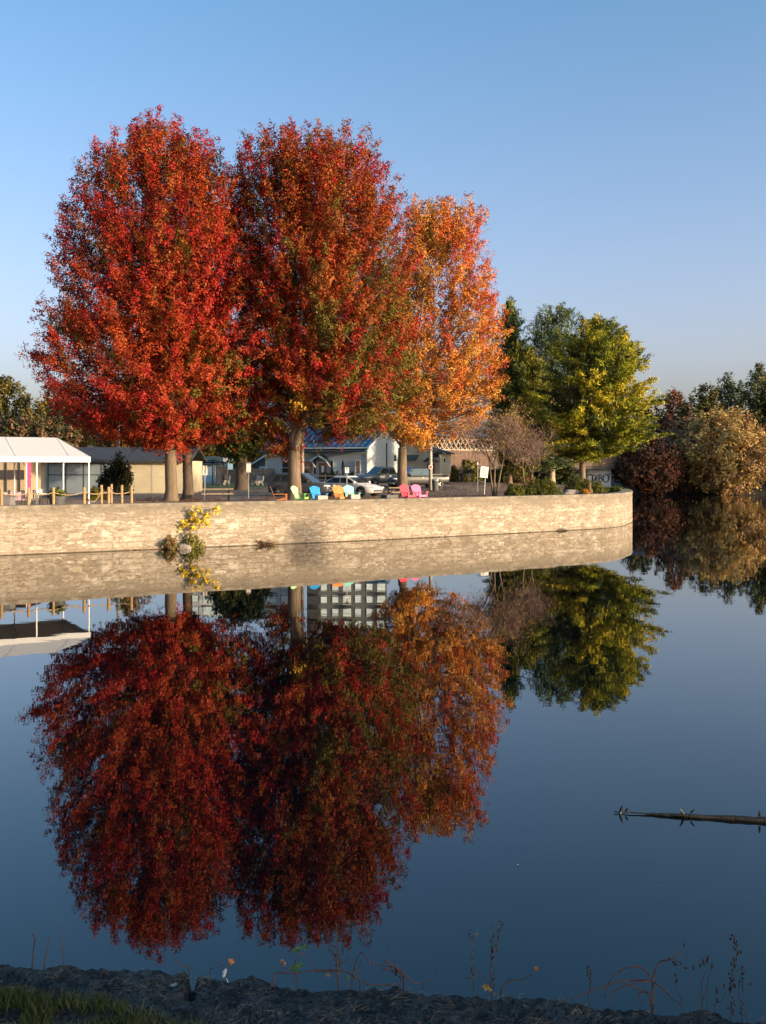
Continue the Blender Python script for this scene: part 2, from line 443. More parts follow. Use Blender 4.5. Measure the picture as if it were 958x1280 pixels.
def sheet(name, poly, dz, m, **kw):
    """a paved or planted area laid a few millimetres over the ground"""
    pts = []
    xs = [p[0] for p in poly]; ys = [p[1] for p in poly]
    pts = [(x, y) for y in np.arange(min(ys)+2, max(ys), 4) for x in np.arange(min(xs)+2, max(xs), 8)]
    bnd = poly
    def inside(x, y):
        c = False; n = len(bnd)
        for i in range(n):
            x1, y1 = bnd[i]; x2, y2 = bnd[(i+1) % n]
            if (y1 > y) != (y2 > y) and x < (x2-x1)*(y-y1)/(y2-y1)+x1: c = not c
        return c
    pts = [p for p in pts if inside(*p)]
    return land(name, poly, lambda x, y: ground_z(y)+dz, m, pts)
sheet('parking_lot', [(-30, 68.6), (-4, 68.6), (4, 70.5), (12, 79), (12, 84), (8, 88), (6, 97), (-2, 98), (-30, 82)], 0.012, M['asphalt'])
sheet('lawn_strip', [(-30, 83.5), (-11, 89), (-11, 104), (-30, 104)], 0.02, M['lawn'])
tag(MB().box((px(301, 66.5), 66.5, 2.012), (2.1, 0.55, 0.006)).build('parking_marking', M['blue_mark']), kind='structure')

# ------------------------------------------------------------------ foliage engine
def shoots_to_leaves(rng, tip, d, L, sig, per, leaf, cols, flat=1.0, aspect=0.75, needle=False, jit=0.14, up=0.4, taper=0.65, tuft=0):
    n = len(tip)
    cnt = np.maximum(4, (per * (L / L.mean()))).astype(int)
    idx = np.repeat(np.arange(n), cnt); k = len(idx)
    t = rng.rand(k) ** 0.75
    off = rng.randn(k, 3) * (np.broadcast_to(sig, (n,))[idx] * (1 - taper*t))[:, None]
    off[:, 2] *= flat
    P = tip[idx] - d[idx] * (L[idx] * (1 - t))[:, None] + off
    if tuft:                                            # leaves gather in small tufts along the shoot
        m_ = np.maximum(1, cnt // tuft); start = np.concatenate([[0], np.cumsum(cnt)[:-1]])
        src = start[idx] + (rng.rand(k) * m_[idx]).astype(int)
        P = P[src] + rng.randn(k, 3) * leaf * 0.72; off = off[src] + rng.randn(k, 3)*0.08
    if needle:
        T = unit(d[idx] + rng.randn(k, 3)*0.55); Nn = rng.randn(k, 3) + np.array([0, 0, up])
    else:
        T = unit(d[idx]*0.3 + rng.randn(k, 3)); Nn = d[idx]*0.55 + off*1.1/np.mean(sig) + rng.randn(k, 3)*0.5 + np.array([0, 0, up])
    ln = leaf * (0.7 + 0.6*rng.rand(k)); wd = ln*aspect*(0.8+0.4*rng.rand(k))
    c = cols[idx] * (1 + jit*rng.randn(k))[:, None]
    return leaf_quads(P, Nn, T, ln, wd), np.clip(c, 0.002, 0.95)

def envelope(rng, edges, Y, n, dr=0.95, e0=5, e1=80, rp=1.6, rin=0.75, lump=0.3, seed=1, zpow=1.0, shrink=0.0, gap=0.0, gapscale=0.3):
    """tips and directions of shoots filling a crown whose outline is given row by row; Y is the crown's distance"""
    E = sorted([(pz(y, Y), px((a+b)/2, Y), (b-a)/2*Y/F) for y, a, b in edges])
    Z = np.array([e[0] for e in E]); C = np.array([e[1] for e in E]); W = np.array([e[2] for e in E])
    zz = np.linspace(Z[0], Z[-1], 300); ww = np.interp(zz, Z, W)**zpow + 0.15
    cdf = np.cumsum(ww); cdf /= cdf[-1]
    z = np.interp(rng.rand(n), cdf, zz)
    az = rng.rand(n)*2*PI
    r = 1 - rin*rng.rand(n)**rp
    w = np.interp(z, Z, W); c = np.interp(z, Z, C)
    ld = np.stack([np.cos(az)*2.2, np.sin(az)*2.2, (z-Z[0])/3.2], 1)
    w = np.maximum(w*(1.0 - lump/2 + lump*vnoise(ld, 1.0, seed)) - shrink, 0.2)
    rel = (z - Z[0])/(Z[-1]-Z[0])
    el = np.radians(e0 + (e1-e0)*rel**0.85 + (1-r)*25 + rng.randn(n)*11)
    el = np.minimum(el, R(88))
    a2 = az + rng.randn(n)*0.25
    d = np.stack([np.cos(a2)*np.cos(el), np.sin(a2)*np.cos(el), np.sin(el)], 1)
    tip = np.stack([c + r*w*np.cos(az), Y + r*w*np.sin(az)*dr, z], 1)
    tip += d * np.abs(rng.randn(n))[:, None]*0.3
    keep = np.ones(n, bool)
    if gap > 0: keep = vnoise(tip, gapscale, seed+7) > gap
    return tip[keep], d[keep], rel[keep], r[keep], (Z, C, W)

def pick(rng, pal, w):
    """palette colours chosen per shoot by weights w (n,k)"""
    w = np.maximum(w, 1e-6); cum = np.cumsum(w, 1); cum /= cum[:, -1:]
    i = (rng.rand(len(w))[:, None] > cum).sum(1)
    return np.array(pal)[np.minimum(i, len(pal)-1)]

def tree_wood(rng, base, fork_z, r0, tips, nl=8, ntw=140, spread=0.55, top=None, flare=1.5, sides=10, lean=(0, 0)):
    mb = MB(); B = Vector(base); H = fork_z - B.z
    pts, rad = [], []
    for h, f in ((-0.15, flare*1.1), (0.06, flare), (0.3, 1+(flare-1)*.45), (0.8, 1.08), (H*0.5, 1.0), (H, 0.92)):
        pts.append(B + Vector((lean[0]*h/H + 0.03*math.sin(h*2.0), lean[1]*h/H, h))); rad.append(r0*f)
    mb.tube(pts, rad, sides)
    fork = pts[-1]
    nodes = []
    zt = tips[:, 2]
    order = rng.permutation(len(tips))
    hi = [i for i in order if zt[i] > fork.z + 0.35*(zt.max()-fork.z)][:nl]
    for j, i in enumerate(hi):
        tgt = Vector(tips[i]); tgt = fork + (tgt - fork)*0.88
        hor = Vector((tgt.x-fork.x, tgt.y-fork.y, 0)); p = []; rr = []
        rb = r0*(0.62 if j < 4 else 0.42); st = fork - Vector((0, 0, 0.35 + 0.25*rng.rand()))
        for k in range(9):
            t = k/8
            q = st + hor*(t**1.5) + Vector((0, 0, (tgt.z-st.z)*(t**0.9)))
            q += Vector(rng.randn(3)*0.12*t); p.append(q); rr.append(rb*(1-t)**0.8+0.02)
        mb.tube(p, rr, 7, False); nodes += [(q, r_) for q, r_ in zip(p[2:], rr[2:])]
    if nodes and ntw:
        NP = np.array([n_[0] for n_ in nodes])
        for i in order[:ntw]:
            T = tips[i]; dd = np.linalg.norm(NP - T, axis=1) + np.maximum(0, NP[:, 2]-T[2]+0.5)*2
            j = int(np.argmin(dd)); q0 = nodes[j][0]; T = Vector(T)
            mid = q0.lerp(T, 0.5) + Vector((0, 0, -0.12*(T-q0).length)) + Vector(rng.randn(3)*0.1)
            ra = min(nodes[j][1]*0.6, 0.02 + 0.014*(T-q0).length)
            mb.tube([q0, q0.lerp(mid, .5), mid, mid.lerp(T, .5), T], [ra, ra*.8, ra*.6, ra*.4, 0.012], 5, False)
    return mb

def crown_tree(name, label, cat, base_px, Yb, edges, Y, n, per, leaf, L, sig, colfun, fork_y, r0, seed, bark='bark', group=None, needle=False,
               flat=1.0, aspect=0.75, nl=8, ntw=140, flare=1.5, wood=True, up=0.4, taper=0.65, cut=None, jit=0.14, zb=None, tuft=0, **env):
    rng = np.random.RandomState(seed)
    z0 = ground_z(Yb) if zb is None else zb
    base = Vector((px(base_px, Yb), Yb, z0))
    t = thing(name, label, cat, base, 0, group)
    tip, d, rel, r, prof = envelope(rng, edges, Y, n, seed=seed, **env)
    if cut is not None:
        k_ = cut(tip); tip, d, rel, r = tip[k_], d[k_], rel[k_], r[k_]
    Ls = L*(0.65+0.7*rng.rand(len(tip)))
    cols = colfun(rng, tip, rel, r)
    V, c = shoots_to_leaves(rng, tip, d, Ls, sig, per, leaf, cols, flat, aspect, needle, jit, up, taper, tuft)
    V = V - np.array(base)
    link('crown', quad_mesh('crown', V, c), M['needle' if needle else 'leaf'], t)
    if wood:
        fz = pz(fork_y, Yb)
        mb = tree_wood(rng, base, fz, r0, tip, nl, ntw, flare=flare)
        mb.v = [tuple(Vector(v)-base) for v in mb.v]
        mb.build('trunk', M[bark], t, True)
    return t

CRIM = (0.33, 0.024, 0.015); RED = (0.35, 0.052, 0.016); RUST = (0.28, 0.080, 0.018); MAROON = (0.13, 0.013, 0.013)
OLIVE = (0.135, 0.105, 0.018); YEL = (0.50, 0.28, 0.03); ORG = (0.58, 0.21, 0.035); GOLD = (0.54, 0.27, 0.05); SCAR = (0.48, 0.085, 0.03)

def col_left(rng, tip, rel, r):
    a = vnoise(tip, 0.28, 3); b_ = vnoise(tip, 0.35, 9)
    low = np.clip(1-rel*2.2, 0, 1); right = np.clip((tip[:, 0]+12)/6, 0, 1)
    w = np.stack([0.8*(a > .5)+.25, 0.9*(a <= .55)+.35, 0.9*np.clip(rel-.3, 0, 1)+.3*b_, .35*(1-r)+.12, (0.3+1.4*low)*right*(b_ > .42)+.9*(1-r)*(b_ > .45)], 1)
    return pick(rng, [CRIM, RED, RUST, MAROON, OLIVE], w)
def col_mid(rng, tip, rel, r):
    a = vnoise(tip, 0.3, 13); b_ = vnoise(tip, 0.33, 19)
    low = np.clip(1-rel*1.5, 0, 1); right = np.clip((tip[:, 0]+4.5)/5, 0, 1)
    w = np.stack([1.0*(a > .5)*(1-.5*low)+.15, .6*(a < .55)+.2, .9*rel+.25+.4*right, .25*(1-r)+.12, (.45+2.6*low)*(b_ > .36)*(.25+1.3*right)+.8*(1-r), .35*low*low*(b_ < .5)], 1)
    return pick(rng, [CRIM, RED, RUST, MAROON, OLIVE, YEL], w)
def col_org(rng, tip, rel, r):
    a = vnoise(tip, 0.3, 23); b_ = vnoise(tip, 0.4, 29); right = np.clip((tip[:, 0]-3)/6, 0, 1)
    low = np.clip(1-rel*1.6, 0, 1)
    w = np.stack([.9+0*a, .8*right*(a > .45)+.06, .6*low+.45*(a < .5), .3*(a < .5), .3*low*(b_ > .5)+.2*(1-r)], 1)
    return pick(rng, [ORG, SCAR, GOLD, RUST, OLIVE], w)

LEFT_EDGES = [(147, 178, 210), (162, 148, 250), (185, 125, 277), (215, 106, 312), (250, 90, 328), (300, 70, 346), (350, 56, 356), (400, 55, 356),
              (440, 49, 360), (480, 48, 360), (515, 66, 350), (540, 105, 320), (556, 150, 285)]
MID_EDGES = [(166, 335, 438), (182, 308, 470), (205, 300, 488), (250, 292, 508), (300, 290, 516), (350, 292, 520), (400, 300, 526), (450, 310, 530),
             (490, 320, 520), (515, 326, 508), (540, 330, 488), (552, 330, 462), (575, 335, 368)]
ORG_EDGES = [(238, 528, 556), (252, 508, 592), (275, 498, 608), (310, 485, 613), (350, 475, 622), (400, 465, 634), (440, 458, 640), (470, 455, 636),
             (500, 455, 622), (525, 462, 608), (548, 480, 570)]

def mid_cut(tip):                                      # the fork of the middle maple stands free of leaves
    xx = CX + F*tip[:, 0]/tip[:, 1]; yy = HY + F*(CH-tip[:, 2])/tip[:, 1]
    return ~((np.abs(xx-380) < 26*np.clip((yy-505)/22, 0, 1)) & (yy > 505) | (xx > 354) & (xx < 485) & (yy > 541) | (yy > 574))
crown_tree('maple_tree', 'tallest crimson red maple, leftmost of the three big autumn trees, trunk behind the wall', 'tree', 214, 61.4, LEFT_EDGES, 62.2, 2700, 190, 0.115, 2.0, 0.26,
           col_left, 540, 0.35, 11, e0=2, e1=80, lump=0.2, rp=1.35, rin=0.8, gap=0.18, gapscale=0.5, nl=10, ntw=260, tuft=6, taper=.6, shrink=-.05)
rng_ = np.random.RandomState(4)
t2 = thing('maple_tree', 'slim dark-trunked red maple standing close behind the tallest crimson maple', 'tree', (px(235, 64), 64, 2.0))
tip, d, rel, r, _ = envelope(rng_, [(300, 190, 250), (350, 180, 275), (420, 185, 290), (480, 190, 300), (530, 205, 275)], 66, 420, seed=4, rin=.7, e0=10)
V, c = shoots_to_leaves(rng_, tip, d, 1.8*(0.7+.6*rng_.rand(len(tip))), 0.26, 110, 0.14, col_left(rng_, tip, rel, r))
link('crown', quad_mesh('crown', V - np.array(t2.location), c), M['leaf'], t2)
mb = tree_wood(rng_, t2.location, pz(545, 64), 0.31, tip, 7, 60)
mb.v = [tuple(Vector(v) - t2.location) for v in mb.v]; mb.build('trunk', M['bark_dark'], t2, True)

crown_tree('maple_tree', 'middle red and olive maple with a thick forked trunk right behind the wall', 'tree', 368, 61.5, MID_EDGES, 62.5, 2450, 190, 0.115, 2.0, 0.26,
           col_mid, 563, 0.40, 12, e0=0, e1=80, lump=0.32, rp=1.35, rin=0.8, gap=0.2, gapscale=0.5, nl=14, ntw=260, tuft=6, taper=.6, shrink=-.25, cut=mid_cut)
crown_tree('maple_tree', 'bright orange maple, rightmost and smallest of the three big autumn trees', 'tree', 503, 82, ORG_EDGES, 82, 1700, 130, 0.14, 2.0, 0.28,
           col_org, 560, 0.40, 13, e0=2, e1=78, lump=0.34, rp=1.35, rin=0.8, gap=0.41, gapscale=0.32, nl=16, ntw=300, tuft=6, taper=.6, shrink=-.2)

# ------------------------------------------------------------------ pines and the trees of the point
PG = (0.23, 0.235, 0.022); PY = (0.42, 0.35, 0.028); PD = (0.065, 0.085, 0.022); PT = (0.085, 0.115, 0.055)
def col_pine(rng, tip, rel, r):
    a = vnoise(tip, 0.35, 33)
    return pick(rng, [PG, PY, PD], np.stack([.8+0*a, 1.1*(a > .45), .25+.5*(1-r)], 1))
def col_dark(rng, tip, rel, r):
    a = vnoise(tip, 0.3, 35)
    return pick(rng, [PD, PT, PG], np.stack([.7+0*a, .8*(a > .5), .25*(a < .4)], 1))
def col_teal(rng, tip, rel, r):
    a = vnoise(tip, 0.3, 36)
    return pick(rng, [PT, PD, PG], np.stack([.9+0*a, .35+0*a, .25*(a > .5)], 1))
def col_olive(rng, tip, rel, r):
    a = vnoise(tip, 0.35, 33)
    return pick(rng, [(.13, .125, .02), (.22, .18, .025), PD], np.stack([.8+0*a, .7*(a > .5), .4+.5*(1-r)], 1))
PINE_EDGES = [(397, 722, 752), (408, 708, 790), (425, 698, 800), (450, 680, 812), (475, 660, 818), (490, 655, 832), (515, 650, 818), (535, 655, 822),
              (548, 684, 822), (560, 690, 795), (572, 700, 768)]
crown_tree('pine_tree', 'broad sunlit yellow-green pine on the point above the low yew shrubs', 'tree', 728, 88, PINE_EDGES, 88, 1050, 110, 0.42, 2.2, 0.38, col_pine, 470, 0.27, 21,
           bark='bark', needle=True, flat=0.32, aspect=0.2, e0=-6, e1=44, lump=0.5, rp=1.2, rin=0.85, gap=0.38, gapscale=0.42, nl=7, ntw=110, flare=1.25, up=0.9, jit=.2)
crown_tree('spruce_tree', 'dark narrow spruce right beside the orange maple crown', 'tree', 648, 112, [(376, 634, 641), (392, 627, 650), (420, 618, 660), (460, 610, 668), (510, 605, 672), (555, 612, 668)],
           112, 420, 60, 0.55, 2.2, 0.42, col_dark, 470, 0.3, 22, bark='bark_pale', needle=True, flat=.5, aspect=.18, e0=-8, e1=62, lump=.4, rin=.85, nl=3, ntw=60, up=.8)
crown_tree('spruce_tree', 'blue-green double-topped spruce behind the yellow-green pine', 'tree', 690, 108, [(379, 694, 716), (392, 664, 722), (415, 657, 730), (450, 652, 735), (500, 645, 738), (550, 645, 730), (582, 650, 725)],
           108, 560, 60, 0.5, 2.1, 0.40, col_teal, 470, 0.3, 23, bark='bark_pale', needle=True, flat=.6, aspect=.2, e0=0, e1=70, lump=.5, rin=.85, nl=3, ntw=60, up=.8, gap=.25, gapscale=.3)
crown_tree('spruce_tree', 'olive-green young pine low between the orange maple and the yellow-green pine', 'tree', 637, 101.5, [(436, 645, 662), (455, 628, 682), (480, 622, 692), (520, 615, 690), (560, 615, 688), (588, 622, 675)],
           101.5, 800, 70, 0.5, 2.0, 0.42, col_olive, 500, 0.24, 24, bark='bark', needle=True, flat=.45, aspect=.18, e0=-5, e1=50, lump=.5, rin=.85, nl=3, ntw=50, up=.8)

def bare_tree(name, label, bx, Yb, topy, spread, seed, stems, n1, leaf_n=0, leafcol=None, leaf=0.1, lean=0.0):
    rng = random.Random(seed); base = Vector((px(bx, Yb), Yb, ground_z(Yb)))
    t = thing(name, label, 'tree', base)
    mb = MB(); tw = MB(); ends = []
    Ht = pz(topy, Yb) - base.z
    def grow(p, d, L, r, lev):
        pts = [p]; k = 4 if lev < 2 else 3
        for i in range(k):
            w_ = .06 if lev == 0 else .2
            d2 = (d + Vector((rng.uniform(-w_, w_), rng.uniform(-w_, w_), rng.uniform(-.02, .14 if lev < 3 else .05)))).normalized()
            p = p + d2*L/k; d = d2; pts.append(p)
        (mb if lev < 3 else tw).tube(pts, [r*(1-.5*i/k) for i in range(k+1)], 6 if lev < 2 else 3, False)
        if lev >= 5: ends.append(p); return
        nb = (4, 3, 4, 4, 3)[lev] if lev else n1
        for i in range(nb):
            q = pts[rng.randint(max(1, k-2), k)] if lev else pts[rng.randint(k-1, k)]
            a = rng.uniform(0, 2*PI); s = rng.uniform(.45, .95) if lev else rng.uniform(.5, .95)
            x = d.cross(Vector((.3, .2, 1))).normalized(); y = d.cross(x)
            nd = (d + (x*math.cos(a) + y*math.sin(a))*s*spread + Vector((0, 0, .06))).normalized()
            grow(q, nd, L*rng.uniform(.6, .82), r*.52, lev+1)
    for s in range(stems):
        a = 2*PI*s/stems + rng.random()
        grow(Vector((math.cos(a)*.1, math.sin(a)*.1, -.05)), Vector((math.cos(a)*.13*spread+lean, math.sin(a)*.13*spread, 1)).normalized(), Ht*.34, .085, 0)
    zmax = max(e.z for e in ends); k = Ht/zmax
    for m_ in (mb, tw): m_.v = [(v[0], v[1], v[2]*k) for v in m_.v]
    mb.build('trunk', M['bark'], t, True); tw.build('crown', M['bark_bare'], t)
    if leaf_n:
        g = np.random.RandomState(seed); E = np.array([(e.x, e.y, e.z*k) for e in ends])[g.randint(0, len(ends), leaf_n)] + g.randn(leaf_n, 3)*.1
        V = leaf_quads(E, g.randn(leaf_n, 3), g.randn(leaf_n, 3), leaf*(.7+.6*g.rand(leaf_n)), leaf*.7*np.ones(leaf_n))
        link('leaf_cluster', quad_mesh('leaf_cluster', V, np.array(leafcol)[g.randint(0, len(leafcol), leaf_n)]), M['leaf'], t)
    return t
bare_tree('bare_tree', 'nearly leafless small tree with last yellowish leaves, left of the twin bare trees', 619, 70, 500, 1.5, 3, 3, 4, 2600, [(0.26, .17, .04), (.30, .2, .05), (.22, .09, .06)], .11)
bare_tree('bare_tree', 'leafless purplish small tree rising from the shrubs, right of the twin bare trees', 658, 71, 515, 1.6, 8, 2, 5, 1500, [(.2, .1, .08), (.17, .09, .075)], .09, lean=.05)

# ------------------------------------------------------------------ woods behind and across the water
def oval(x, w, top, bot, k=1.0):
    rows = [(0, .22), (.07, .5), (.2, .8), (.4, .98), (.6, 1.0), (.8, .9), (.93, .7), (1, .5)]
    return [(top+(bot-top)*h, x-w*f/2, x+w*f/2) for h, f in rows]
def palette(*cols_):
    def f(rng, tip, rel, r):
        a = vnoise(tip, .22, 51); k = len(cols_)
        w = np.stack([.3+np.clip(1-abs(a*k*1.3-.3-i), 0, 1)*1.5 for i in range(k)], 1)
        return pick(rng, cols_, w)
    return f
G1 = (.060, .062, .020); G2 = (.10, .085, .022); G3 = (.17, .12, .025); TAN = (.40, .24, .08); TAN2 = (.32, .19, .09); TAN3 = (.46, .31, .10)
DR = (.20, .078, .042); DR2 = (.28, .11, .055); BR = (.15, .085, .045)
def wood_tree(label, x, Y, top, bot, w, pal, seed, n=260, per=46, leaf=.5, L=2.4, sig=.6, group=None, zb=None, name='autumn_tree', cat='tree', gap=.15, e0=5, bark='bark_dark', nl=6, ntw=50, r0=.3, **k):
    return crown_tree(name, label, cat, x, Y, oval(x, w, top, bot), Y, n, per, leaf, L, sig, pal, bot-4 if bot < 600 else bot-20, r0, seed, bark=bark, group=group, zb=zb,
                      gap=gap, gapscale=.22, e0=e0, e1=75, lump=.45, nl=nl, ntw=ntw, **k)
FB = 1.6
# right, across the water
wood_tree('tan gold sunlit bushy willow leaning over the water from the far bank', 908, 146, 512, 613, 120, palette(TAN, TAN3, TAN2), 61, n=620, per=60, leaf=.36, L=2.4, sig=.5, tuft=8,  zb=.6, name='willow_tree', e0=-20, bark='bark_pale', nl=12, ntw=160, r0=.28)
wood_tree('dusky red shrubby tree hanging over the dark water beside the pier', 815, 147, 545, 611, 92, palette(DR, DR2, BR), 62, n=560, per=55, leaf=.45, zb=.6, name='shrubby_tree', e0=-15, nl=8, ntw=120)
wood_tree('muted red bush tree between the dusky red tree and the tan willow', 858, 151, 524, 611, 70, palette(DR2, DR, TAN2), 63, n=420, per=55, leaf=.45, zb=.8, name='shrubby_tree', e0=-10, nl=8, ntw=80)
wood_tree('dark brown-red round tree rising behind the dusky red bank shrubs', 845, 178, 487, 600, 60, palette(BR, DR, G1), 64, zb=2, leaf=.5)
wood_tree('dark green pointed tree on the far bank right of the brown-red one', 884, 186, 480, 600, 52, palette(G1, G1, G2), 65, zb=2, leaf=.5)
wood_tree('pale teal feathery tree on the far bank behind the tan willow', 914, 196, 465, 600, 50, palette(PT, PT, G2), 66, zb=2, leaf=.45, gap=.35)
wood_tree('tall green and gold tree at the right edge of the photo, far bank', 950, 190, 455, 600, 52, palette(G2, PT, G3), 67, zb=2, leaf=.45, gap=.25)
wood_tree('very dark evergreen at the right edge just above the tan willow', 962, 168, 480, 600, 60, palette(PD, G1), 68, zb=2, leaf=.5)
wood_tree('dark green tree on the far bank hidden behind the pine tips', 800, 200, 500, 600, 60, palette(G1, G2), 69, zb=2)
for i, (x, Y, top, w, lb_) in enumerate([(690, 190, 540, 90, 'dark tree in shade under the left part of the bridge'), (752, 182, 545, 80, 'dark tree in shade behind the painted bridge pier'), (600, 200, 540, 90, 'dark tree in shade beyond the bridge siding')]):
    wood_tree(lb_, x, Y, top, 606, w, palette(G1, G1, BR), 70+i, zb=1.5, n=240, leaf=.6, gap=.05)
wood_tree('rust tree beyond the right edge of the frame leaning out from the far bank', 1010, 150, 500, 614, 110, palette(TAN2, DR2, G2), 75, n=300, zb=1)
# left and centre, behind the park
wood_tree('olive autumn tree behind the white tent, crown just above its ridge', 72, 285, 496, 574, 108, palette(G2, G1, G3), 81, n=420, leaf=.75, L=3.2, sig=.8, zb=2.5)
wood_tree('tall yellowing tree at the far left edge behind the white tent', 6, 300, 470, 572, 70, palette(G3, G2), 82, n=300, leaf=.75, L=3.2, sig=.8, zb=2.5)
wood_tree('dark tree low behind the dark shed roof and the tent', 40, 240, 520, 576, 130, palette(G1, G1, BR), 83, n=300, leaf=.8, L=3, sig=.8, zb=2.5)
wood_tree('olive grey tree behind the shed, under the crimson maple', 160, 150, 470, 572, 86, palette(G2, G3, BR), 84, n=300, leaf=.5, zb=2.4, gap=.3)
for i, (x, Y, top, w, pal, lb_) in enumerate([
    (262, 128, 540, 56, palette(G3, G2, YEL), 'small yellow-green tree behind the open shelter'), (300, 142, 540, 50, palette(G2, G3), 'small olive tree behind the big dark trunk on the lawn'),
    (334, 132, 522, 56, palette(YEL, G3), 'small golden tree left of the white house'), (436, 140, 538, 60, palette(G1, G2), 'green tree behind the blue roof'),
    (520, 150, 530, 70, palette(G2, BR), 'dull green tree behind the orange maple trunk'), (215, 160, 540, 60, palette(G1, G2), 'dark green tree behind the crimson maple trunks'),
    (575, 128, 572, 50, palette(G3, G2), 'yellow-green bushes in front of the bridge siding, left of two walkers')]):
    wood_tree(lb_, x, Y, top, 602 if i == 6 else 596, w, pal, 90+i, n=170, per=44, leaf=.42, L=1.7, sig=.45, zb=2.4, gap=.1, nl=4, ntw=25, r0=.16, name='autumn_tree')
big = crown_tree('oak_tree', 'old tree with very thick dark trunk and dark green low crown on the lawn', 'tree', 302, 88, [(505, 285, 320), (520, 268, 335), (540, 262, 338), (556, 268, 330), (568, 280, 318)], 88, 260, 50, .3, 1.5, .4,
                 palette(G1, G2, PD), 565, .52, 31, bark='bark_dark', e0=-10, e1=50, nl=6, ntw=30, flare=1.35)

# ------------------------------------------------------------------ shrubs
def shrub(name, label, x, Y, w, h, cols_, seed, n=150, per=40, leaf=.09, L=.4, sig=.12, needle=False, aspect=.6, z=None, group=None, wood='bark_dark', dr=.8, cat='shrub'):
    rng = np.random.RandomState(seed); z = ground_z(Y) if z is None else z
    t = thing(name, label, cat, (x, Y, z), 0, group)
    a = rng.rand(n)*2*PI; u = rng.rand(n); el = np.arcsin(u**.8)
    r = .55+.45*rng.rand(n)
    r *= .8+.4*vnoise(np.stack([np.cos(a)*2, np.sin(a)*2, el*2], 1), 1.2, seed)
    d = np.stack([np.cos(a)*np.cos(el), np.sin(a)*np.cos(el), np.sin(el)], 1)
    tip = d*r[:, None]*np.array([w/2, w/2*dr, h]); tip[:, 2] += .02
    dd = unit(d + np.array([0, 0, .6]) + rng.randn(n, 3)*.2)
    V, c = shoots_to_leaves(rng, tip, dd, L*(.6+.8*rng.rand(n)), sig, per, leaf, np.array(cols_)[rng.randint(0, len(cols_), n)], 1, aspect, needle)
    link('foliage', quad_mesh('foliage', V, c), M['needle' if needle else 'leaf'], t)
    mb = MB()
    for i in range(10):
        T = Vector(tip[i])*.8; mb.tube([(0, 0, -.05), T*.5+Vector((0, 0, .08)), T], [.03, .02, .008], 4, False)
    mb.build('stem', M[wood], t)
    return t
YEW = [(.10, .105, .018), (.15, .14, .02), (.07, .08, .018)]
shrub('yew_shrub', 'low yellow-green yew mound at the foot of the right bare tree, left of the pair', px(643, 69), 69, 1.7, 1.05, YEW, 1, 240)
shrub('yew_shrub', 'largest rounded yew mound just right of the bare tree, above the wall', px(679, 70.5), 70.5, 3.1, 1.35, YEW, 2, 420)
shrub('yew_shrub', 'dark spreading yew mound under the big pine, left of the orange flowers', px(727, 80), 80, 3.2, 1.3, YEW[:1]+YEW[2:], 3, 360)
shrub('yew_shrub', 'loose yew clump right of the orange flowers near the wall point', px(744, 77), 77, 2.0, 1.1, YEW, 4, 260)
shrub('juniper_shrub', 'flat creeping juniper at the tip of the wall point', px(767, 82), 82, 2.6, .55, YEW, 5, 220)
shrub('grass_tuft', 'straw-coloured ornamental grass between two yew clumps', px(737, 75.5), 75.5, .5, 1.1, [(.4, .3, .16), (.33, .22, .1)], 6, 60, 20, .2, .6, .06, True, .15)
shrub('flower_clump', 'small clump of orange flowers beside the boulder on the wall point', px(731, 74), 74, .9, .55, [(.75, .22, .02), (.7, .3, .03), (.1, .12, .02)], 7, 70, 22, .08, cat='flowers')
shrub('dark_shrub', 'tall dark leafy shrub in front of the cream shed, right of the tent', px(146, 74), 74, 2.9, 3.1, [(.022, .028, .014), (.03, .032, .012), (.05, .04, .014)], 8, 360, 44, .16, .8, .2)
shrub('yellow_shrub', 'low yellow-green shrub behind the rope posts', px(122, 64), 64, 1.5, 1.0, [(.2, .17, .02), (.12, .11, .02)], 9, 120, 34)
for i, (x, w, lb_) in enumerate([(358, 2.2, 'dark clipped bush under the left window of the white house'), (382, 1.7, 'small dark clipped bush between the trunk and the house door'), (418, 3.4, 'widest dark clipped bush under the house window right of the door'), (442, 1.7, 'dark clipped bush at the right end of the white house front')]):
    shrub('foundation_bush', lb_, px(x, 105.5 - (x-450)*.03), 105.5-(x-450)*.03, w, 1.45, [(.022, .032, .014), (.03, .04, .016)], 20+i, 170, 40, .12)
shrub('hedge_bush', 'yellow-green roadside bush left of the two walkers', px(566, 116), 116, 3.4, 1.9, [(.2, .16, .025), (.13, .12, .02)], 30, 220, 40, .2, .6, .2)
shrub('hedge_bush', 'olive roadside bush behind the two walkers', px(588, 118), 118, 3.4, 1.7, [(.1, .1, .02), (.13, .12, .02)], 31, 220, 40, .2, .6, .2)
shrub('hedge_bush', 'small green bush right of the white sign board', px(622, 112), 112, 3.2, 1.5, [(.12, .11, .02), (.09, .09, .02)], 32, 200, 40, .2, .6, .2)
shrub('hedge_bush', 'rusty bush between the bare tree stems', px(655, 108), 108, 3.0, 1.3, [(.2, .1, .04), (.14, .11, .03)], 33, 200, 40, .2, .6, .2)
shrub('hedge_bush', 'dark green bank bush left of the pier under the pine', px(705, 110), 110, 4.5, 2.0, [(.04, .05, .018), (.06, .06, .02)], 34, 260, 40, .22, .6, .2)

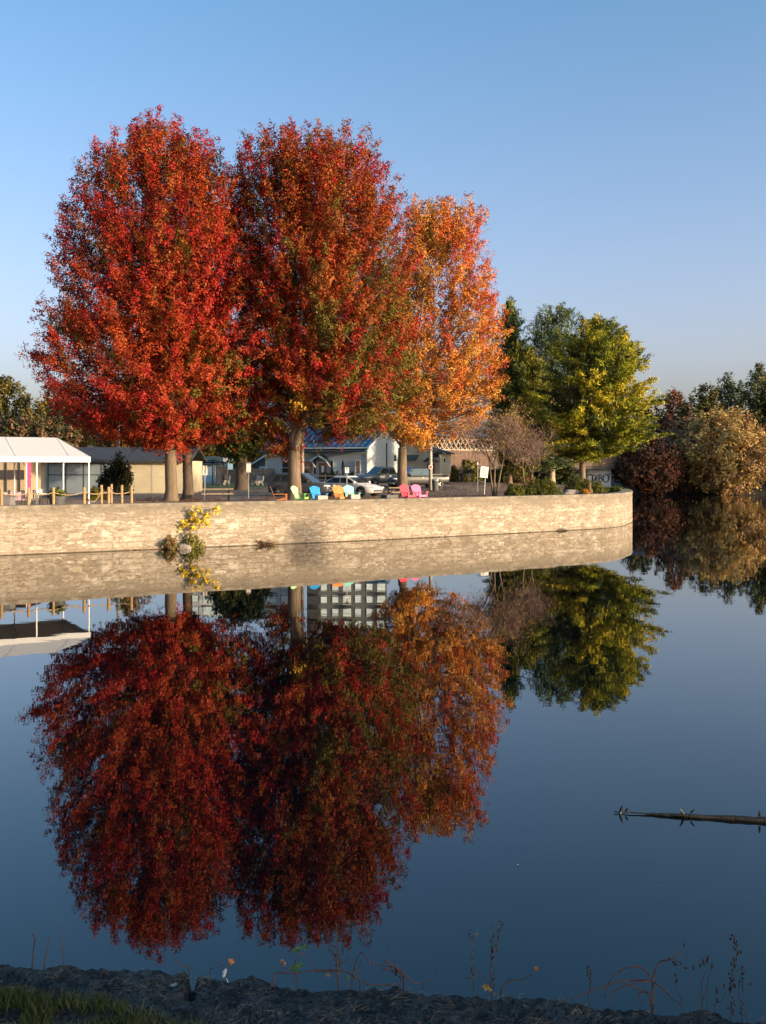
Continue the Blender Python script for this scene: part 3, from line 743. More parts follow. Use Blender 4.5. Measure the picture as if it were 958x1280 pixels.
# ------------------------------------------------------------------ buildings
HR = R(-24)                                        # the house and its neighbour are turned a little to the left
M['siding'] = mat('pale horizontal siding', (0.40, 0.44, 0.46), 0.7, 0.06, 0.6, 0.01, 12, stretch=(.05, .05, 6))
M['blue_roof'] = mat('blue standing seam roof', (0.012, 0.062, 0.15), 0.5, 0.12, .8)
M['blue_seam'] = mat('roof seam', (0.07, 0.17, 0.32), 0.4, 0.1)
M['teal_roof'] = mat('dark teal roof', (0.035, 0.065, 0.08), 0.5, 0.15)
M['trim_white'] = mat('white trim', (0.62, 0.63, 0.62), 0.5, 0.05)
M['trim_dark'] = mat('dark trim', (0.05, 0.05, 0.052), 0.5, 0.1)
M['shutter'] = mat('dark shutter', (0.05, 0.042, 0.04), 0.6, 0.1)
M['curtain_red'] = mat('red and tan curtain behind glass', (0.28, 0.07, 0.045), 0.3, 0.6, 1.1, c2=(.38, .22, .14))
M['door_brown'] = mat('brown door', (0.15, 0.075, 0.05), 0.5, 0.2)
M['shingle'] = mat('dark blue grey shingles', (0.045, 0.05, 0.062), 0.85, 0.25, 2, 0.01, 20)
M['cream'] = mat('cream shed wall', (0.50, 0.43, 0.30), 0.75, 0.1, .8, 0.006, 10)
M['tan_wall'] = mat('tan block wall', (0.42, 0.32, 0.20), 0.8, 0.12, 1)
M['beige'] = mat('beige rendered wall', (0.40, 0.38, 0.31), 0.8, 0.08, .7)
M['teal_shade'] = mat('blue grey shade tone panel', (0.21, 0.255, 0.27), 0.6, 0.12, .7)  # shade over the shed's left part is put into this panel colour
M['brown_siding'] = mat('vertical brown bridge boards', (0.115, 0.072, 0.052), 0.85, 0.4, 1.5, 0.02, 8, stretch=(7, 7, .3))
M['dark_timber'] = mat('dark bridge timber', (0.05, 0.04, 0.034), 0.85, 0.3, 1.5, 0.01, 8)
M['lattice_wood'] = mat('pale lattice timber', (0.36, 0.29, 0.22), 0.8, 0.15, 3)
M['fence_grey'] = mat('grey board fence', (0.10, 0.095, 0.09), 0.85, 0.3, 2, 0.01, 12, stretch=(5, 5, .4))
M['fence_brown'] = mat('brown board fence', (0.17, 0.10, 0.07), 0.85, 0.3, 2, 0.01, 12, stretch=(5, 5, .4))
M['tower_grey'] = mat('grey tower cladding', (0.085, 0.09, 0.09), 0.7, 0.1, .2)
M['tower_dark'] = mat('black tower cladding', (0.03, 0.033, 0.038), 0.6, 0.1, .2)
M['tower_pale'] = mat('pale apartment cladding', (0.46, 0.48, 0.50), 0.7, 0.08, .2)
M['tower_blue'] = mat('light blue cladding', (0.25, 0.42, 0.52), 0.6, 0.1, .3)

def win(parent, c, w, h, mat_pane, frame=.07, depth=.06, fm='trim_white', rz=0.0, sash=True, name='window'):
    """a window set in the local XZ plane, facing local -Y"""
    mb = MB(); x, y, z = c
    for sx in (-1, 1): mb.box((x+sx*(w/2+frame/2), y-depth/2+.012, z), (frame, depth, h+2*frame))
    for sz in (-1, 1): mb.box((x, y-depth/2+.012, z+sz*(h/2+frame/2)), (w-.004, depth-.004, frame))
    if sash: mb.box((x, y-depth/2+.02, z), (w-.004, depth*.5, .045))
    f = mb.build(name, M[fm], parent)
    MB().box((x, y-.008, z), (w, .02, h)).build('pane', mat_pane, f)
    return f

# white house with the blue roof: local x runs along the front from its left end, y goes into the house
hx, hy = px(459.5, 105.0), 105.0
HW, HD, ZE, ZRG = 12.4, 9.4, 4.02, 6.2
hz = ground_z(hy)
ux, uy = math.cos(HR), math.sin(HR)
house = thing('house', 'low white sided house with blue metal roof and little door hood, behind the parked cars', 'house', (hx - HW*ux, hy - HW*uy, hz), HR)
poly = [(0, -.1), (HD, -.1), (HD, ZE), (HD/2, ZRG-.12), (0, ZE)]
MB().prism(poly, 0, HW, 'YZ').build('wall', M['siding'], house)
roof = MB(); e = .45
for sgn in (0, 1):
    y0, y1 = (-e, HD/2) if not sgn else (HD+e, HD/2)
    zl = ZE - e*(ZRG-ZE)/(HD/2)
    roof.slab([(-.35, y0, zl+.1), (HW+.35, y0, zl+.1), (HW+.35, y1, ZRG+.1), (-.35, y1, ZRG+.1)] if not sgn else
              [(HW+.35, y0, zl+.1), (-.35, y0, zl+.1), (-.35, y1, ZRG+.1), (HW+.35, y1, ZRG+.1)], .1)
rf = roof.build('roof', M['blue_roof'], house)
sm_ = MB(); sl = math.atan2(ZRG-ZE, HD/2)
for k in range(19):
    x = -.2 + k*(HW+.4)/18
    p0 = Vector((x, -e, ZE-e*(ZRG-ZE)/(HD/2)+.125)); p1 = Vector((x, HD/2, ZRG+.125)); sm_.tube([p0, p1], .03, 4)
sm_.build('roof_seam', M['blue_seam'], rf)
MB().box((HW/2, -e-.04, ZE-.22), (HW+.7, .07, .16)).build('gutter', M['trim_white'], house)
MB().slab([(-.3, -.95, 3.44), (HW+.1, -.95, 3.44), (HW+.1, -.03, 3.72), (-.3, -.03, 3.72)], .1).build('skirt_roof', M['teal_roof'], house)
gt = MB()
for y0, y1 in ((-e, HD/2), (HD+e, HD/2)):
    gt.slab([(HW+.36, y0, ZE-.38), (HW+.36, y0, ZE-.14), (HW+.36, y1, ZRG+.1), (HW+.36, y1, ZRG-.14)], .05)
gt.build('gable_trim', M['trim_white'], house)
for xx in (.06, HW-.06): MB().box((xx, -.02, 1.6), (.14, .05, 3.2)).build('corner_board', M['trim_white'], house)
MB().tube([(HW+.08, HD*.52, 0), (HW+.08, HD*.52, 4.4)], .06, 6).build('downpipe', M['trim_dark'], house)
def house_x(p):  # photo column on the front wall -> local x
    k = (p-CX)/F
    x = (k*(hy-HW*uy) - (hx-HW*ux)) / (ux - k*uy); return x
for p, w, h, zc, mp_ in ((357, .8, 1.4, 1.7, 'glass'), (386, 1.1, 1.35, 1.75, 'curtain_red'), (422, .85, 1.45, 1.65, 'glass_pale'), (447.5, .5, 1.3, 1.75, 'curtain_red')):
    x = house_x(p); f = win(house, (x, -.02, zc), w, h, M[mp_])
    if p in (386, 422):
        for s in (-1, 1): MB().box((x+s*(w/2+.22), -.03, zc), (.24, .05, h+.1)).build('shutter', M['shutter'], f)
xd = house_x(404)
dr = MB().box((xd, -.035, 1.15), (.92, .06, 2.1)).build('door', M['door_brown'], house)
MB().box((xd, -.075, 1.55), (.3, .02, .7)).build('pane', M['glass_pale'], dr)
MB().lathe([(.03, 0), (.04, .03), (.02, .06)], (xd+.36, -.12, 1.1), 8).build('handle', M['chrome'], dr)
hood = MB()
hood.slab([(xd-1.0, -1.1, 2.45), (xd, -1.1, 3.02), (xd, -.02, 3.02), (xd-1.0, -.02, 2.45)][::-1], .07)
hood.slab([(xd+1.0, -1.1, 2.45), (xd, -1.1, 3.02), (xd, -.02, 3.02), (xd+1.0, -.02, 2.45)], .07)
hd = hood.build('door_hood', M['teal_roof'], house)
for s in (-1, 1):
    MB().tube([(xd+s*.9, -1.0, 2.42), (xd+s*.9, -.04, 1.75)], .05, 5).build('bracket', M['trim_white'], hd)
    MB().slab([(xd, -1.13, 2.92), (xd, -1.13, 3.06), (xd+s*1.02, -1.13, 2.48), (xd+s*1.02, -1.13, 2.34)], .05).build('hood_trim', M['trim_white'], hd)
MB().box((xd, -.7, .12), (1.6, 1.3, .3)).build('step', M['concrete'], house)
# window on the gable wall
def side_win(parent, X, yc, zc, w, h, pane='glass'):
    mb = MB()
    for s in (-1, 1):
        mb.box((X+.02, yc+s*(w/2+.04), zc), (.06, .08, h+.16)); mb.box((X+.02, yc, zc+s*(h/2+.04)), (.056, w, .08))
    f = mb.build('window', M['trim_white'], parent); MB().box((X+.012, yc, zc), (.02, w, h)).build('pane', M[pane], f)
side_win(house, HW, HD*.78, 2.75, .75, .7)

# the beige outbuilding to the right of the house
ob_y = 112.0; ob_x = px(550, ob_y)
OW, OD = 6.6, 3.6
out = thing('outbuilding', 'beige rendered outbuilding with lean-to roof and brown door behind the black pickup', 'building', (ob_x - OW*ux, ob_y - OW*uy, ground_z(ob_y)), HR)
MB().prism([(0, -.1), (OW, -.1), (OW, 3.25), (OW*.25, 4.75), (0, 4.4)], 0, OD, 'XZ').build('wall', M['beige'], out)
MB().slab([(-.2, -.3, 4.47), (OW*.25, -.3, 4.87), (OW*.25, OD+.3, 4.87), (-.2, OD+.3, 4.47)], .1).build('roof', M['shingle'], out)
MB().slab([(OW*.25, -.3, 4.88), (OW+.4, -.3, 3.30), (OW+.4, OD+.3, 3.30), (OW*.25, OD+.3, 4.88)], .1).build('roof', M['shingle'], out)
MB().slab([(.3, -1.0, 2.55), (OW*.62, -1.0, 2.55), (OW*.62, -.01, 3.1), (.3, -.01, 3.1)], .09).build('lean_to_roof', M['teal_roof'], out)
MB().box((OW*.33, -.03, 1.2), (2.8, .05, 2.3)).build('garage_door', M['siding'], out)
d_ = MB().box((OW*.84, -.03, 1.05), (.9, .05, 2.05)).build('door', M['door_brown'], out)
MB().lathe([(.03, 0), (.04, .03), (.02, .06)], (OW*.84+.33, -.1, 1.05), 8).build('handle', M['chrome'], d_)
h2 = MB(); h2.slab([(OW*.74, -.8, 2.3), (OW*.84, -.8, 2.75), (OW*.84, -.01, 2.75), (OW*.74, -.01, 2.3)][::-1], .06); h2.slab([(OW*.98, -.8, 2.3), (OW*.84, -.8, 2.75), (OW*.84, -.01, 2.75), (OW*.98, -.01, 2.3)], .06)
h2.build('door_hood', M['shingle'], out)
win(out, (OW*.93, -.01, 3.05), .55, .38, M['glass'], sash=False, fm='trim_dark')
side_win(out, OW, 1.4, 2.5, .6, .5)

# cream shed on the left, dark roof
sy = 79.0; sx0, sx1 = px(36, sy), px(236, sy); SW = sx1-sx0
shed = thing('shed', 'low cream walled shed with dark shingle roof behind the tent and left maple trunks', 'shed', (sx0, sy, 2.0))
MB().box((SW/2, 3.0, 1.25), (SW, 6.0, 2.7)).build('wall', M['cream'], shed)
MB().slab([(-.3, -.55, 2.66), (SW+.3, -.55, 2.66), (SW+.3, 3.0, 3.75), (-.3, 3.0, 3.75)], .12).build('roof', M['shingle'], shed)
MB().slab([(SW+.3, 6.5, 2.66), (-.3, 6.5, 2.66), (-.3, 3.0, 3.75), (SW+.3, 3.0, 3.75)], .12).build('roof', M['shingle'], shed)
MB().box((SW/2, -.60, 2.56), (SW+.6, .05, .17)).build('fascia', M['trim_dark'], shed)
MB().box((4.3, -.05, 1.25), (5.6, .07, 2.5)).build('shaded_panel', M['teal_shade'], shed)
fr = MB()
for k in range(5): fr.box((1.6+k*1.4, -.10, 1.25), (.06, .03, 2.5))
for zz_ in (1.5, 2.42): fr.box((4.4, -.117, zz_), (5.7, .03, .06))
fr.build('panel_frame', M['trim_dark'], shed)
for i, c_ in enumerate((px(176, sy)-sx0, px(205, sy)-sx0)):
    g = MB().box((c_, -.04, 1.15), (1.75, .06, 2.2)).build('shed_door', M['cream'], shed)
    t_ = MB()
    for s in (-1, 1): t_.box((c_+s*.89, -.06, 1.15), (.05, .05, 2.3))
    t_.box((c_, -.062, 1.3), (1.7, .03, .05)); t_.build('door_trim', M['beige'], g)

# tan kiosk at the far left under the tent
ky = 63.0
kx0, kx1 = px(-70, ky), px(31, ky); KW = kx1-kx0
kiosk = thing('kiosk', 'tan walled kiosk with dark brown band at the left edge behind the tent tables', 'kiosk', (kx0, ky, 2.0))
MB().box((KW/2, 1.5, 1.3), (KW, 3, 2.75)).build('wall', M['tan_wall'], kiosk)
MB().box((KW/2, -.03, 1.62), (KW-.01, .05, .6)).build('serving_hatch', M['shutter'], kiosk)
pb = MB()
for k in range(6): pb.box((KW-.3-k*.85, -.05, 1.3), (.07, .07, 2.7))
pb.build('batten', M['shutter'], kiosk)
MB().box((KW/2, 1.5, 2.75), (KW+.4, 3.5, .14)).build('roof', M['shingle'], kiosk)

# open shelter with posts
vy = 100.0; vx = px(262, vy); vz = ground_z(vy)
sh = thing('shelter', 'open park shelter with thin dark flat roof beyond the picnic table', 'shelter', (vx, vy, vz))
MB().prism([(-1.9, 2.55), (-1.2, 2.82), (.2, 2.95), (1.6, 2.78), (2.0, 2.5), (2.0, 2.4), (-1.9, 2.45)], -1.2, 1.6, 'XZ').build('roof', M['teal_roof'], sh)
for xx, yy in ((-1.1, -.9), (1.2, -.9), (-1.1, 1.3), (.1, 1.3), (1.2, 1.3)):
    MB().box((xx, yy, 1.2), (.13, .13, 2.45)).build('post', M['trim_dark'], sh)
MB().box((.1, 1.25, 2.3), (2.4, .1, .14)).build('beam', M['trim_dark'], sh)
# pale blue kiosk with windows behind the shelter
by = 112.0
bk = thing('blue_building', 'little pale blue building with white window panels seen through the shelter posts', 'building', (px(258, by), by, ground_z(by)))
MB().box((0, 1.5, 1.05), (3.6, 3, 2.1)).build('wall', M['tower_blue'], bk)
MB().slab([(-2, -.3, 2.08), (2, -.3, 2.08), (2, 3.2, 2.5), (-2, 3.2, 2.5)], .1).build('roof', M['trim_dark'], bk)
for k in range(4): win(bk, (-1.25+k*.85, -.01, 1.25), .5, .8, M['glass_pale'])
# grey neighbouring house
ny = 120.0
nb_ = thing('grey_house', 'dark grey neighbouring house with pale sloping gable trim left of the white house', 'house', (px(318, ny), ny, ground_z(ny)))
MB().prism([(-.5, -.1), (5.2, -.1), (5.2, 2.0), (2.4, 3.7), (-.5, 1.9)], 0, 6, 'XZ').build('wall', M['fence_grey'], nb_)
MB().slab([(-.8, -.3, 1.8), (2.4, -.3, 3.85), (2.4, 6.3, 3.85), (-.8, 6.3, 1.8)][::-1], .12).build('roof', M['shingle'], nb_)
MB().slab([(5.5, -.3, 1.85), (2.4, -.3, 3.85), (2.4, 6.3, 3.85), (5.5, 6.3, 1.85)], .12).build('roof', M['shingle'], nb_)
MB().slab([(-.85, -.36, 1.6), (2.4, -.36, 3.65), (2.4, -.36, 3.87), (-.85, -.36, 1.82)], .05).build('gable_trim', M['trim_white'], nb_)
win(nb_, (1.0, -.01, 1.4), .6, .7, M['glass_pale'])

# ------------------------------------------------------------------ fences
def board_fence(label, xa, xb, Y, h, m, step=1.9):
    a, b_ = px(xa, Y), px(xb, Y); L = b_-a
    t = thing('board_fence', label, 'fence', (a, Y, ground_z(Y)))
    n = int(L/.16); mb = MB()
    for k in range(n): mb.box((.08+k*L/n, random.Random(k).uniform(-.01, .01), h/2+.03), (L/n-.02, .03, h+random.Random(k+9).uniform(-.05, .05)))
    mb.build('board', m, t)
    for k in range(int(L/step)+1): MB().box((min(L-.06, .06+k*step), .08, h/2), (.1, .1, h+.12)).build('post', m, t)
    for z in (.4, h-.3): MB().box((L/2, .035, z), (L, .04, .09)).build('rail', m, t)
board_fence('grey board fence behind the lawn and white benches', 284, 344, 109, 1.55, M['fence_grey'])
board_fence('short brown board fence between the shelter and the lamp banner', 270, 286, 108, 1.8, M['fence_brown'])
lf = thing('rail_fence', 'low open rail fence in front of the white house, behind the parked sedan', 'fence', (px(392, 100), 100, ground_z(100)))
LL = px(452, 100)-px(392, 100)
for z in (.55, .95): MB().box((LL/2, 0, z), (LL, .05, .09)).build('rail', M['lattice_wood'], lf)
for k in range(5): MB().box((k*LL/4, .055, .55), (.1, .1, 1.15)).build('post', M['lattice_wood'], lf)
for i in range(3):
    p = thing('white_post', ['leftmost of three short white posts beside the grey pickup', 'middle one of three short white posts beside the grey pickup', 'rightmost of three short white posts beside the grey pickup'][i], 'post', (px(444+i*5, 98), 98, ground_z(98)), 0, 'short white posts')
    MB().box((0, 0, .55), (.16, .16, 1.15)).build('shaft', M['white_paint'], p); MB().lathe([(.12, 1.125), (.13, 1.16), (.03, 1.24)], (0, 0, 0), 4).build('cap', M['white_paint'], p)

# ------------------------------------------------------------------ covered bridge
A = Vector((px(532, 122), 122, 0)); Bq = Vector((px(838, 155), 155, 0))
BL = (Bq-A).length; brz = math.atan2(Bq.y-A.y, Bq.x-A.x)
br = thing('covered_bridge', 'brown wooden covered bridge with pale lattice above the board siding, behind the trees', 'bridge', (A.x, A.y, 4.15), brz)
MB().box((BL/2, 2.5, -.12), (BL, 5.2, .45)).build('deck', M['dark_timber'], br)
sid = MB(); nb2 = int(BL/.30); rr_ = random.Random(2)
for k in range(nb2): sid.box((.15+k*.30, rr_.uniform(-.012, .012), 1.0+rr_.uniform(-.02, .02)), (.285, .04, 2.1))
sid.build('siding', M['brown_siding'], br)
lt = MB()
for k in range(int(BL/.8)+1):
    for s in (-1, 1):
        x0 = k*.8; x1 = x0+s*1.25
        if -.1 < x1 < BL+.1: lt.tube([(x0, .06+s*.06, 2.08), (x1, .06+s*.06, 3.75)], .11, 4)
lt.build('lattice', M['lattice_wood'], br)
MB().box((BL/2, 0.0, 2.14), (BL, .22, .16)).build('rail', M['lattice_wood'], br)
MB().box((BL/2, 0.0, 3.83), (BL, .22, .18)).build('rail', M['lattice_wood'], br)
MB().slab([(-.3, -.7, 3.9), (BL+.3, -.7, 3.9), (BL+.3, 2.5, 5.3), (-.3, 2.5, 5.3)], .12).build('roof', M['shingle'], br)
MB().slab([(BL+.3, 5.7, 3.9), (-.3, 5.7, 3.9), (-.3, 2.5, 5.3), (BL+.3, 2.5, 5.3)], .12).build('roof', M['shingle'], br)
bk2 = MB()
for k in range(int(BL/.8)+1):
    for s in (-1, 1):
        x0 = k*.8; x1 = x0+s*1.25
        if -.1 < x1 < BL+.1: bk2.tube([(x0, 5.0+s*.06, 2.0), (x1, 5.0+s*.06, 3.75)], .11, 4)
bk2.box((BL/2, 5.06, 1.0), (BL, .06, 2.1)); bk2.build('back_side', M['dark_timber'], br)
# pier with sprayed letters
py_ = 146.0
pr = thing('bridge_pier', 'pale concrete bridge pier sprayed with black letters under the right end of the bridge', 'bridge pier', (px(749, py_), py_, 0), R(8))
MB().box((0, 1.6, 1.9), (3.7, 3.2, 4.05)).build('shaft', M['concrete_blue'], pr)
gf = MB()
def stroke(pts, r=.075): gf.tube([(x, -.03, z) for x, z in pts], r, 5)
def arc(cx, cz, rx, rz, a0, a1, n=14): return [(cx+rx*math.cos(R(a0+(a1-a0)*i/n)), cz+rz*math.sin(R(a0+(a1-a0)*i/n))) for i in range(n+1)]
gz = 2.5
stroke([(-1.75, gz+.35)] + arc(-1.35, gz+.1, .4, .42, 150, 20) + [(-1.0, gz-.1)])
stroke([(-.95, gz-.45), (-.95, gz+.42)]); stroke(arc(-.95, gz, .42, .45, 90, -90))
stroke([(-.32, gz-.45), (-.32, gz+.5)])
stroke([(0, gz-.5), (0, gz+.5)]); stroke(arc(0, gz+.25, .42, .26, 90, -90)); stroke(arc(0, gz-.24, .5, .28, 90, -90))
stroke(arc(1.05, gz-.02, .42, .58, 0, 360, 20)); stroke([(1.42, gz+.3), (1.66, gz+.75)], .05)
gf.build('graffiti', M['black_paint'], pr)

# ------------------------------------------------------------------ far apartment blocks, seen mirrored in the river
def tower(name, label, x0, x1, Y, top, cols_n, mw, floors, balc, pane, band, rz=0.0, face=None):
    X0, X1 = px(x0, Y), px(x1, Y); W = X1-X0; H = pz(top, Y)-2.4
    t = thing(name, label, 'apartment building', (X0, Y, 2.4), rz)
    MB().box((W/2, 7, H/2), (W, 14, H)).build('wall', M[mw], t)
    fh = H/floors; cw = W/cols_n
    MB().box((W/2, 7, H+.2), (W+.3, 14.3, .4)).build('parapet', M[band], t)
    for xx in (face or []): MB().box((xx*W, -.08, H/2), (.14*W, .12, H-.2)).build('cladding_strip', M['tower_dark'], t)
    wp = bp_ = None
    for f in range(floors):
        if (f+.5)*fh + 2.4 < 10: continue
        for c in range(cols_n):
            X = (c+.5)*cw; Z = (f+.55)*fh
            if c in balc:
                if bp_ is None:
                    mb = MB(); mb.box((0, -.7, -1.2), (cw*.92, 1.4, .16)); bp_ = mb.build('balcony', M['tower_dark'], t)
                    r2 = MB()
                    for k in range(9): r2.box((-cw*.44+k*cw*.11, -1.36, -.62), (.05, .05, 1.0))
                    r2.box((0, -1.36, -.1), (cw*.92, .06, .06)); r2.build('railing', M['trim_dark'], bp_)
                    MB().box((0, -.10, -.05), (cw*.72, .05, 2.1)).build('pane', pane, bp_)
                    b2 = bp_
                else:
                    b2 = bp_.copy(); col.objects.link(b2); b2.parent = t
                    for ch in list(bp_.children):
                        cc = ch.copy(); col.objects.link(cc); cc.parent = b2
                b2.location = (X, 0, Z)
            else:
                if wp is None:
                    wp = win(t, (0, -.05, 0), cw*.58, fh*.55, pane, .12, .14, 'trim_dark'); b2 = wp
                else:
                    b2 = wp.copy(); col.objects.link(b2); b2.parent = t
                    for ch in list(wp.children):
                        cc = ch.copy(); col.objects.link(cc); cc.parent = b2
                b2.location = (X, 0, Z)
    return t
tower('apartment_tower', 'dark grey apartment tower with pale windows, mirrored in the river below the middle maple', 384, 484, 250, 405, 7, 'tower_grey', 12, (0, 3, 6), M['glass_pale'], 'tower_dark', R(4), (.08,))
tower('apartment_block', 'pale apartment block with balconies, mirrored left of the grey tower', 236, 364, 262, 436, 8, 'tower_pale', 10, (1, 4, 6), M['glass_pale'], 'tower_blue')

# ------------------------------------------------------------------ the white tent
tn = thing('event_tent', 'long white peaked canopy tent over the cafe tables at the left edge', 'tent', (px(113, 51), 51, 2.0), math.atan2(.535, .845))
TL, TD, EZ, RZ = 16.0, 5.1, 2.62, 3.66            # local: x runs left (negative), y goes back
def eave(x, y): return (x, y, EZ)
cv = MB()
rp = [(-1.05, TD/2, RZ), (-TL+1.05, TD/2, RZ)]
cv.slab([(-TL, 0, EZ), (0, 0, EZ), rp[0], rp[1]], .03)
cv.slab([(0, TD, EZ), (-TL, TD, EZ), rp[1], rp[0]], .03)
cv.slab([(0, 0, EZ), (0, TD, EZ), rp[0]], .03); cv.slab([(-TL, TD, EZ), (-TL, 0, EZ), rp[1]], .03)
cn = cv.build('canopy', M['white_canvas'], tn)
vl = MB()
vl.box((-TL/2, -.012, EZ-.13), (TL, .02, .28)); vl.box((-TL/2, TD+.012, EZ-.13), (TL, .02, .28))
vl.box((.012, TD/2, EZ-.13), (.02, TD, .28)); vl.box((-TL-.012, TD/2, EZ-.13), (.02, TD, .28))
vl.build('valance', M['white_canvas'], cn)
sm2 = MB()
for k in range(5):
    x = -1.05 - k*2.6
    sm2.tube([(x, .02, EZ+.015), (x, TD/2, RZ+.012)], .012, 4)
sm2.tube([(0, 0, EZ+.01), rp[0]], .015, 4)
sm2.build('seam', M['trim_white'], cn)
for x in (-.05, -2.65, -5.25, -7.85, -10.45, -13.05):
    for y in (.06, TD-.06):
        MB().tube([(x, y, -.02), (x, y, EZ-.02)], .038, 8).build('pole', M['white_paint'], tn)
truss = MB()
for x in (-2.65, -5.25, -7.85, -10.45): truss.tube([(x, .06, EZ-.1), (x, TD/2, RZ-.15), (x, TD-.06, EZ-.1)], .022, 5); truss.tube([(x, .06, EZ-.3), (x, TD/2, EZ-.1), (x, TD-.06, EZ-.3)], .018, 5)
truss.build('frame', M['steel'], tn)
TM = Matrix.Translation(tn.location) @ Matrix.Rotation(tn.rotation_euler.z, 4, 'Z')
def tl(x, y, z=0): return tuple(TM @ Vector((x, y, z)))

# pink banner at the kiosk
bn = thing('pink_banner', 'tall narrow pink feather banner standing beside the tan kiosk', 'banner', (px(33.5, 61), 61, 2.0))
MB().tube([(0, 0, 0), (0, 0, 2.5)], .025, 6).build('pole', M['steel'], bn)
MB().box((.14, 0, 1.4), (.26, .02, 2.05)).build('flag', M['pink'], bn); MB().box((0, 0, .03), (.5, .5, .06)).build('base', M['dark_grey'], bn)
bb = thing('pink_sign', 'low pink and white sign panel on the ground under the tent', 'sign', (px(22, 60), 60, 2.0))
MB().box((0, 0, .35), (1.6, .04, .5)).build('panel', mat('pink and white sign', (.5, .16, .22), .7, .5, 5, c2=(.5, .4, .4)), bb)
for s in (-1, 1): MB().box((s*.7, .05, .2), (.05, .3, .4)).build('leg', M['white_paint'], bb)

# cafe furniture
def cafe_table(label, loc, rz):
    t = thing('cafe_table', label, 'table', loc, rz, 'cafe tables under the tent')
    MB().lathe([(.38, .70), (.40, .71), (.40, .73), (.38, .74)], n=20).build('tabletop', M['steel'], t)
    MB().lathe([(.035, .03), (.03, .35), (.035, .70)], n=8).build('pedestal', M['black_metal'], t)
    mb = MB()
    for k in range(4): a = k*PI/2+.4; mb.tube([(0, 0, .12), (math.cos(a)*.2, math.sin(a)*.2, .08), (math.cos(a)*.36, math.sin(a)*.36, .015)], .018, 5)
    mb.build('base', M['black_metal'], t); return t
def cafe_chair(label, loc, rz, m='black_metal'):
    t = thing('cafe_chair', label, 'chair', loc, rz, 'cafe chairs under the tent')
    MB().box((0, 0, .44), (.42, .42, .03)).build('seat', M[m], t)
    bk = MB()
    for k in range(4): bk.box((-.15+k*.1, .215, .66), (.045, .02, .36))
    bk.box((0, .215, .87), (.42, .03, .05)); bk.build('backrest', M[m], t)
    for x in (-.19, .19):
        MB().tube([(x*1.08, -.22, 0), (x, -.17, .43)], .016, 5).build('leg', M[m], t)
        MB().tube([(x*1.05, .24, 0), (x, .19, .44), (x, .215, .88)], .016, 5).build('leg', M[m], t)
    return t
ctx = [(-1.9, 2.6, 'rightmost cafe table under the tent corner'), (-4.2, 3.0, 'second cafe table from the tent corner'), (-6.4, 2.4, 'cafe table behind the dark round planter'), (-8.0, 3.4, 'cafe table in front of the pink banner'), (-9.0, 2.0, 'cafe table at the left edge of the photo')]
for i, (x, y, lb_) in enumerate(ctx):
    cafe_table(lb_, tl(x, y), .3*i)
    for j, (dx, dy, a, side) in enumerate(((-.62, .1, PI/2+.2, 'left'), (.62, -.1, -PI/2+.1, 'right'), (.05, .65, 0, 'far'))):
        if (i + j) % 4 == 3: continue
        cafe_chair('dark slatted chair %s of the %s' % (side, lb_), tl(x+dx, y+dy), a + tn.rotation_euler.z)
for i, (x, y, lb_) in enumerate([ctx[1], ctx[3], ctx[0]]):
    nb = thing('napkin_box', 'white napkin box on the ' + lb_, 'box', Vector(tl(x, y, .742)) )
    MB().box((0, 0, .09), (.2, .15, .18)).build('box_body', M['white_paint'], nb); MB().box((0, 0, .2), (.12, .09, .06)).build('napkins', M['white_canvas'], nb)
um = thing('closed_parasol', 'closed dark parasol standing between the tent tables', 'parasol', tl(-5.2, 3.9))
MB().tube([(0, 0, 0), (0, 0, 2.2)], .025, 6).build('pole', M['steel'], um)
MB().lathe([(.05, .95), (.13, 1.05), (.12, 1.5), (.06, 2.0), (.02, 2.25)], n=10).build('canopy', M['dark_grey'], um)
MB().lathe([(.28, 0), (.28, .06), (.06, .1)], n=14).build('base', M['dark_grey'], um)

# rope barrier: every post by itself, ropes between them
def post(label, p, h=1.12):
    t = thing('rope_post', label, 'post', p, 0, 'wooden posts of the rope barrier')
    MB().lathe([(.075, -.02), (.075, h-.02), (.055, h)], n=10).build('shaft', M['wood_post'], t)
    MB().lathe([(.082, h-.26), (.09, h-.24), (.082, h-.22)], n=10).build('collar', M['rope'], t); return Vector(p)
def edge_pt(x, dd=1.0):
    """a point dd behind the water face of the wall in photo column x"""
    k = (x-CX)/F; Lw = offset_line(WALL, dd)
    f = Lw[:, 0] - k*Lw[:, 1]; i = int(np.where(np.diff(np.sign(f)) != 0)[0][0]); t = f[i]/(f[i]-f[i+1])
    q = Lw[i] + (Lw[i+1]-Lw[i])*t; return Vector((q[0], q[1], 2.0))
P1 = [post(lb_, edge_pt(x, 1.1)) for x, lb_ in ((2, 'rope post at the left edge of the photo'), (36, 'rope post left of the nearest tent pole'), (67, 'rope post hidden by the dark round planter'), (105.5, 'golden rope post just left of the tent corner pole'), (136, 'rope post right of the tent corner pole, nearest the water'), (164.5, 'rightmost rope post, beside the left maple trunk'))]
P2 = [post(lb_, Vector((px(x, Y), Y, 2.0))) for x, Y, lb_ in ((127, 55, 'rope post set back between the two front posts'), (139.5, 57.5, 'rope post farthest back, half hidden by a front post'), (152.5, 54.5, 'rope post set back, second from the right'))]
def rope(label, a, b_):
    a = a+Vector((0, 0, .88)); b_ = b_+Vector((0, 0, .88)); L = (b_-a).length
    pts = [a.lerp(b_, t/10) - Vector((0, 0, .10*L*4*(t/10)*(1-t/10))) for t in range(11)]
    o = MB().tube(pts, .024, 6).build('rope', M['rope'], None, True)
    tag(o, label, 'rope', 'ropes of the barrier')
RN = ['nearest the left photo edge', 'ending at the dark planter on its left', 'from the dark planter to the tent corner post', 'passing the tent corner pole', 'between the two rightmost front posts']
